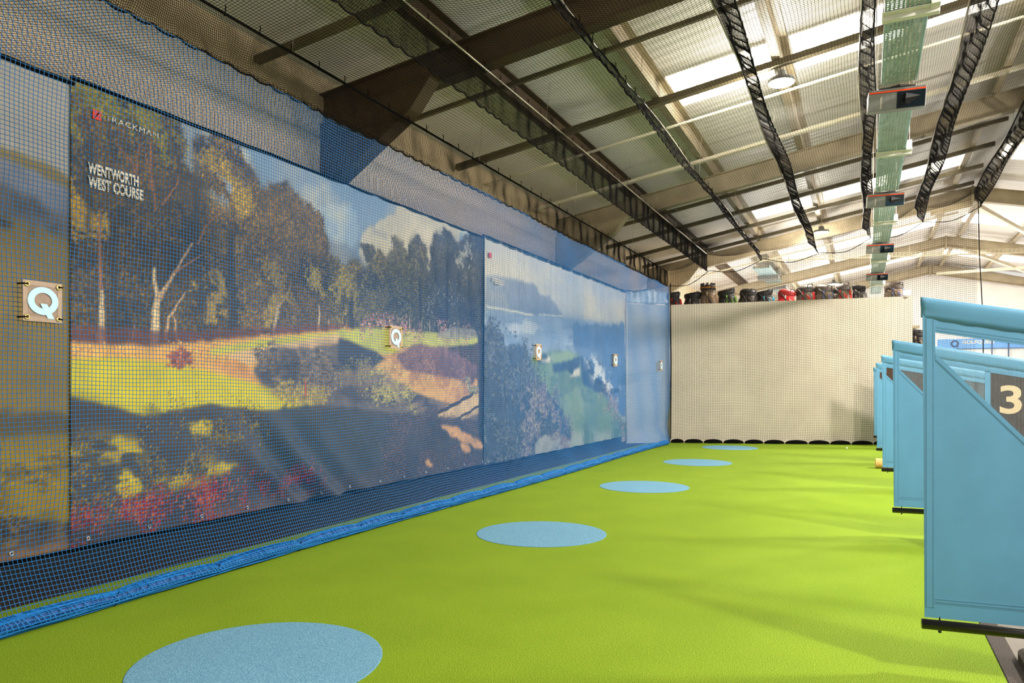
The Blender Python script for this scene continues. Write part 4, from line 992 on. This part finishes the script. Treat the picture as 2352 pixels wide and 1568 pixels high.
for i, y in enumerate((6.79, 10.42, 14.06, 17.69)):
    if i == 0:
        t = thing('tracking_unit', UL[0], 'tracking unit', (TX0-.01, y, 3.82), .10, 'tracking units under the cable tray')
        sl = .07      # face tilts: bottom further back
        b = MB().hexa([(-.21,-.03+sl,-.15),(.21,-.03+sl,-.15),(.21,.10+sl,-.13),(-.21,.10+sl,-.13),(-.21,-.03,.0),(.21,-.03,.0),(.21,.12,-.012),(-.21,.12,-.012)])
        obj('case', b, GREYP, t, bevel=.004)
        fy = lambda z: -.03-z*sl/.15
        b = MB().hexa([(-.207,fy(-.026)-.004,-.026),(.207,fy(-.026)-.004,-.026),(.207,fy(-.026),-.026),(-.207,fy(-.026),-.026),(-.207,fy(-.016)-.004,-.016),(.207,fy(-.016)-.004,-.016),(.207,fy(-.016),-.016),(-.207,fy(-.016),-.016)])
        obj('accent_strip', b, ORNG, t)
        b = MB().hexa([(0,fy(-.145)-.003,-.145),(.205,fy(-.145)-.003,-.145),(.205,fy(-.145),-.145),(0,fy(-.145),-.145),(0,fy(-.03)-.003,-.03),(.205,fy(-.03)-.003,-.03),(.205,fy(-.03),-.03),(0,fy(-.03),-.03)])
        obj('glossy_panel', b, GLOSS, t)
        b = MB(); g = fy(-.085)-.003
        b.add([(.045,g+.02,-.035),(.035,g+.0,-.085),(.055,g-.03,-.125),(.08,g,-.13),(.17,g-.02,-.075),(.06,g-.055,-.055),(.055,g-.06,-.10),(.07,g+.02,-.04)],
              [(0,1,6,5),(1,2,6),(5,6,4),(6,2,4),(0,5,7),(5,4,7),(2,3,4),(1,3,2),(0,7,4,3,1)])
        obj('lens_hood', b, CONE, t)
        me, x0, x1, y0_, y1_ = text_mesh('TRACKMAN', .022, .0003)
        co = np.empty(len(me.vertices)*3, np.float32); me.vertices.foreach_get('co', co); co = co.reshape(-1, 3)
        o3 = np.c_[-.125+co[:, 1], np.zeros(len(co)), -.05-(co[:, 0]-x0)*.085/(x1-x0)]; o3[:, 1] = -.03-o3[:, 2]*sl/.15-.0022-co[:, 2]
        me.vertices.foreach_set('co', o3.astype(np.float32).ravel()); link('lettering', me, WHITE, t)
        b = MB().box(-.14, .13, -.025, .06, 0, .012); b.tube([(-.12, .0, .015), (-.05, .04, .03), (.02, -.01, .022), (.1, .03, .03)], .007, 6)
        obj('mounting_plate', b, CONE, t)
        tu0 = t
    else:
        c = copy_tree(tu0); c.location = (TX0-.01, y, 3.82); c['label'] = UL[i]
# second tray far away on the left
t = thing('cable_tray', 'second cable tray seen through the end net, over the black golf bags', 'cable tray', (-2.9, 27, 5.1)); bpy.context.view_layer.update()
b = MB().box(-3.15, -2.65, 24, 32, 5.05, 5.07); b.box(-3.15, -3.13, 24, 32, 5.07, 5.15); b.box(-2.67, -2.65, 24, 32, 5.07, 5.15); WL(obj('tray_base', b, GALV, t))
for y in (25.5, 28): b = MB().box(-3.2, -2.55, y, y+.5, 4.92, 5.05); WL(obj('junction_box', b, GREYP, t))
for y in (24.5, 31): b = MB().tube([(-2.9, y, 5.07), (-2.9, y, zr(-2.9, 5.84))], .008, 6); WL(obj('hanger_rod', b, ALU, t))
# wire basket tray crossing
A_ = Vector((-3.0, 24.0, 5.28)); B_ = Vector((6.2, 24.0, 4.93)); t = thing('basket_tray', 'white wire basket tray crossing the hall beyond the end net', 'cable tray', tuple(A_)); bpy.context.view_layer.update()
b = MB()
for dy, dz in ((-.1, .1), (-.1, .03), (-.1, 0), (-.05, 0), (0, 0), (.05, 0), (.1, 0), (.1, .03), (.1, .1)): b.tube([A_+Vector((0, dy, dz)), B_+Vector((0, dy, dz))], .007, 5)
for k_ in range(93):
    p = A_.lerp(B_, k_/92); b.tube([p+Vector((0, -.1, .1)), p+Vector((0, -.1, 0)), p+Vector((0, .1, 0)), p+Vector((0, .1, .1))], .006, 4)
WL(obj('wire_basket', b, BARW, t))
for u in (.1, .45, .8):
    p = A_.lerp(B_, u); b = MB().tube([p, (p.x, p.y, zr(p.x, 5.84))], .008, 6); WL(obj('hanger_rod', b, BARW, t))

# ------------------------------------------------------------------ lamps
LL = [((-1.0, 10.38, 5.42), .175, 'lit round high-bay lamp hanging below the nearest bright rooflight'), ((-1.0, 20.3, 5.30), .19, 'lit round high-bay lamp just before the frame over the golf bags'), ((-1.05, 30.0, 5.2), .2, 'distant lit high-bay lamp just above the golf bags'), ((-1.0, .2, 5.42), .175, 'unseen round high-bay lamp added behind the camera to brighten the left side')]  # last one is out of view, added for more light on the left side
for (x, y, z), r, lab in LL:
    t = thing('high_bay_lamp', lab, 'ceiling lamp', (x, y, z), 0, 'round high-bay lamps')
    b = MB().lathe([(.02, .16), (.06, .15), (.075, .06), (r*.95, .045), (r, .02), (r, 0), (r*.93, -.005)], 32); obj('housing', b, GREYP, t, True)
    b = MB().lathe([(r*.93, -.004), (r*.9, -.014), (.02, -.016)], 32); obj('lens', b, LAMPE, t)
    b = MB().tube([(0, 0, .15), (0, .01, zr(x, 5.84)-z)], .006, 6); b.torus((0, 0, .19), .03, .006, 1); obj('hanger', b, ALU, t)
    li = bpy.data.lights.new('lamp', 'AREA'); li.shape = 'DISK'; li.size = 2*r; li.energy = 170 if y > 1 else 110; li.color = (1, .93, .80); li.spread = PI*.95
    lo = bpy.data.objects.new('lamp', li); COL.objects.link(lo); lo.location = (x, y, z-.03)
    li = bpy.data.lights.new('lamp_glow', 'POINT'); li.shadow_soft_size = .12; li.energy = 150 if y > 1 else 60; li.color = (1, .93, .80)
    lo = bpy.data.objects.new('lamp_glow', li); COL.objects.link(lo); lo.location = (x, y, z-.14)
t = thing('flood_light', 'small glaring floodlight at the top right corner of the end wall', 'floodlight', (.90, 19.93, 3.56))
b = MB().box(-.09, .09, -.03, .03, 0, .13); obj('housing', b, CONE, t, bevel=.008)
b = MB().box(-.08, .08, -.036, -.03, .01, .12); obj('lens', b, emit('flood glow', (255, 248, 230), 60), t)
b = MB().box(-.02, .02, -.02, .10, -.05, 0); obj('bracket', b, ALU, t)

# ------------------------------------------------------------------ sign on the gable
t = thing('wall_sign', 'light blue shop sign with a dark Q, on the far white wall', 'sign', (2.69, 34.97, 2.93))
b = MB().box(0, 3.6, -.03, .02, 0, .39); obj('board', b, SIGNB, t)
b = MB(); b.torus((.60, -.04, .20), .115, .03, 1, 32, 8); b.bar((.63, -.05, .14), (.72, -.05, .05), .02, .055, (0, 1, 0)); obj('logo', b, NAVY, t)
fit_text('lettering', 'GOLFQUEST', 1.15, .17, WHITE, t, frame_y((.86, -.035, .16)), .004, .03)
fit_text('lettering', 'GOLF', .5, .17, WHITE, t, frame_y((3.05, -.035, .16)), .004, .03)
b = MB().box(0, 3.6, -.04, -.03, -.03, .0); b.box(1.86, 1.90, -.06, -.03, -.45, .39); b.box(2.42, 2.46, -.06, -.03, -.45, .39); obj('trim_strip', b, NAVY, t)

# ------------------------------------------------------------------ golf bags
def bag_mat(rgb): return M('bag %d %d %d' % rgb, rgb, .6, var=.25, scale=18, bump=.25, bscale=14)
def make_bag(loc, h, w, rz, lab, body, accent, style):
    t = thing('golf_bag', lab, 'golf bag', loc, rz, 'golf bags on the high shelf')
    rg = random.Random(lab); r = w/2; bm_ = bag_mat(body); am = bag_mat(accent); k = bag_mat((30, 27, 25))
    top = h-.09; tilt = rg.uniform(-.10, .10)
    def lean(mb, sl=0.0):      # the upper bag leans sideways
        mb.v = [(x+tilt*max(0, z_-.3), y, z_+sl*x) for x, y, z_ in mb.v]; return mb
    def patch(a0, a1, za, zb, out, ex=1.0, n=10, off=.008):
        P = []
        for i in range(n+1):
            v = i/n; row = []
            for j in range(n+1):
                u = j/n; a = a0+(a1-a0)*u
                bul = out*max(0, math.sin(PI*u))**.45*max(0, math.sin(PI*(.06+.9*v)))**.5
                row.append(((r*.94+off+bul)*math.cos(a), (r*.78+off+bul)*math.sin(a), za+(zb-za)*v))
            P.append(row)
        return lean(MB().grid(P))
    b = lean(MB().lathe([(r*.86, 0), (r*.95, .02), (r*.9, h*.3), (r*.96, h*.6), (r*.90, top-.12), (r*.80, top-.03), (r*.82, top)], 24, (0, 0, 0), 1, .82)); obj('body', b, bm_, t, True)
    sl = rg.choice((-.22, .22, .12))
    if style == 'hood':
        b = lean(MB().lathe([(r*.90, top-.12), (r*.97, top-.06), (r*.95, top), (r*.86, top+.045), (r*.62, top+.08), (r*.3, top+.095), (.005, top+.10)], 24, (0, 0, 0), 1, .88), sl*.6)
        obj('hood', b, bag_mat(tuple(int(c*.8) for c in body)), t, True)
        b = MB()
        for q in (-.5, .0, .5): b.tube([(r*.93*math.sin(q), -r*.84*math.cos(q), top-.06), (r*.8*math.sin(q), -r*.7*math.cos(q), top+.05), (r*.3*math.sin(q), -r*.2, top+.098)], .006, 5)
        obj('zip', lean(b, sl*.6), k, t, True)
    elif style == 'crown':
        b = lean(MB().lathe([(r*.80, top-.02), (r*.86, top+.02), (r*.84, top+.11), (r*.76, top+.11)], 24, (0, 0, 0), 1, .85))
        obj('cuff', b, bag_mat((52, 46, 40)), t)
        b = MB()
        for q in range(9):
            a = 2*PI*q/9+.3; b.box(r*.7*math.cos(a)-.024, r*.7*math.cos(a)+.024, r*.62*math.sin(a)-.024, r*.62*math.sin(a)+.024, top+.10, top+.17)
        obj('divider_top', lean(b), bag_mat((60, 52, 44)), t)
        b = lean(MB().torus((0, 0, top+.05), r*.87, .012, 2, 24, 6)); obj('trim_band', b, bag_mat((226, 138, 20)), t, True)
    else:
        b = MB().lathe([(r*.82, top-.05), (r*.92, top), (r*.95, top+.06), (r*.86, top+.085), (r*.78, top+.05), (r*.3, top+.02)], 24, (0, 0, 0), 1, .85, False)
        b.box(-.01, .01, -r*.65, r*.65, top+.01, top+.06); b.box(-r*.75, r*.75, -.01, .01, top+.01, top+.06); obj('cuff', lean(b, sl), k, t, True)
    pc = tuple(min(255, int(c*1.25+8)) for c in body)
    obj('pocket', patch(-PI/2-.25, -PI/2+.75, top-.50, top-.10, .075), bag_mat(pc), t, True)
    obj('pocket', patch(-PI/2-1.35, -PI/2-.40, top-.45, top-.16, .055), bag_mat(tuple(int(c*.85) for c in pc)), t, True)
    obj('side_panel', patch(-PI/2-.38, -PI/2-.22, top-.5, top-.07, .02, n=6), am, t, True)
    obj('side_panel', patch(-PI/2+.80, -PI/2+1.25, top-.42, top-.08, .035, n=6), am, t, True)
    b = MB()
    for q in (0, .045): b.tube([(r*.05, -r*.78-.095, top-.17-q), (r*.30, -r*.72-.10, top-.23-q), (r*.62, -r*.55-.075, top-.30-q)], .009, 5)
    obj('stripe', lean(b), am, t, True)
    b = MB().tube([(-.75*r, -.62*r, top-.02), (-.55*r, -1.05*r, top-.10), (-.25*r, -1.25*r, top-.24), (.1*r, -1.28*r, top-.36), (.5*r, -1.0*r, top-.45)], .014, 6); obj('strap', lean(b), k, t, True)
    b = MB().tube([(.15*r, -.70*r, top+.02), (.2*r, -.95*r, top+.075), (.6*r, -.82*r, top+.085), (.75*r, -.5*r, top+.03)], .011, 6); obj('handle', lean(b, sl), k, t, True)
    return t
make_bag((-4.411, 18.914, 2.86), 0.939, 0.411, 0.39, 'black and red golf bag at the left end of the row, beside the grey pole', (30, 26, 26), (200, 24, 20), 'cuff')
make_bag((-3.964, 19.053, 2.86), 0.920, 0.455, 0.19, 'black golf bag with a grey side panel, second from the left end', (34, 31, 30), (150, 140, 128), 'cuff')
make_bag((-3.572, 19.175, 2.86), 1.078, 0.455, 0.34, 'tan and brown golf bag with a crown-like club top and orange band', (104, 86, 68), (206, 172, 132), 'crown')
make_bag((-3.131, 19.313, 2.86), 0.992, 0.455, 0.49, 'black golf bag with lime green stripes', (32, 29, 27), (130, 190, 70), 'cuff')
make_bag((-2.713, 19.443, 2.86), 0.995, 0.455, 0.19, 'plain dark hooded golf bag between the green-striped and turquoise bags', (44, 38, 34), (62, 54, 48), 'hood')
make_bag((-2.277, 19.578, 2.86), 0.954, 0.447, 0.39, 'black golf bag with turquoise top and blue pocket', (38, 36, 36), (54, 160, 186), 'cuff')
make_bag((-1.815, 19.722, 2.86), 0.967, 0.455, 0.29, 'bright red golf bag with white straps', (200, 26, 28), (230, 222, 212), 'hood')
make_bag((-1.356, 19.865, 2.86), 1.056, 0.455, 0.19, 'dark grey hooded golf bag with a red tab, right of the bright red bag', (66, 58, 50), (190, 30, 28), 'hood')
make_bag((-0.921, 20.001, 2.86), 1.058, 0.455, 0.44, 'grey-brown hooded golf bag with a blue pocket and a white tag', (84, 72, 60), (96, 112, 160), 'hood')
make_bag((-0.498, 20.133, 2.86), 1.081, 0.441, 0.19, 'grey-brown hooded golf bag with red pocket stripes', (80, 68, 58), (196, 40, 30), 'hood')
make_bag((-0.097, 20.257, 2.86), 1.030, 0.345, 0.39, 'black golf bag partly behind the perforated cable tray', (40, 36, 36), (150, 140, 126), 'cuff')
make_bag((0.609, 20.477, 2.86), 1.101, 0.455, 0.29, 'brown hooded golf bag alone right of the perforated cable tray', (92, 76, 62), (110, 124, 170), 'hood')
make_bag((1.189, 20.900, 1.96), 0.843, .4, .1, 'dark golf bag on the low shelf right of the end wall', (34, 30, 28), (180, 160, 140), 'hood')
b = MB().box(0.839, 1.689, 20.6, 21.3, 1.9, 1.96)
for x, y in ((0.889, 20.65), (1.639, 20.65), (0.889, 21.25), (1.639, 21.25)): b.box(x-.02, x+.02, y-.02, y+.02, -.006, 1.9)
tag(obj('storage_shelf', b, STEEL), 'low shelf right of the end wall with one dark golf bag', 'shelf')
b = None

# ------------------------------------------------------------------ light
w = bpy.data.worlds.new('world'); SC.world = w; w.use_nodes = True
bg = w.node_tree.nodes['Background']; bg.inputs['Color'].default_value = (1.0, .95, .87, 1); bg.inputs['Strength'].default_value = .6
for i in range(6):
    li = bpy.data.lights.new('bay lamp', 'AREA'); li.shape = 'DISK'; li.size = .5; li.energy = 230; li.color = (1, .95, .87)
    lo = bpy.data.objects.new('bay_lamp_light', li); COL.objects.link(lo); lo.location = (3.6, 2.3+3.66*i, 4.6)
    lo.rotation_euler = (Vector((-2.0, 2.3+3.66*i, 0))-lo.location).to_track_quat('-Z', 'Y').to_euler()
for x, y, e in ((-2.5, 24.5, 300), (2.5, 25, 260), (-1, 30.5, 230), (4.5, 31, 200)):  # unseen fill lights added behind the end wall to brighten the far roof
    li = bpy.data.lights.new('far fill', 'POINT'); li.shadow_soft_size = .5; li.energy = e; li.color = (.96, .97, 1)
    lo = bpy.data.objects.new('far_fill_light', li); COL.objects.link(lo); lo.location = (x, y, 2.6)

# ------------------------------------------------------------------ camera
cam = bpy.data.cameras.new('camera'); cam.sensor_width = 36; cam.lens = 36*1700/2352; cam.shift_y = (887-784)/2352
cam.clip_start = .05; cam.clip_end = 200
co_ = bpy.data.objects.new('camera', cam); COL.objects.link(co_); co_.location = (0, 0, 1.4); co_.rotation_euler = (PI/2, 0, math.atan2(1987-1176, 1700))
SC.camera = co_
vs = SC.view_settings; vs.view_transform = 'Standard'; vs.look = 'None'; vs.gamma = 1; vs.exposure = 0.45; vs.use_curve_mapping = False
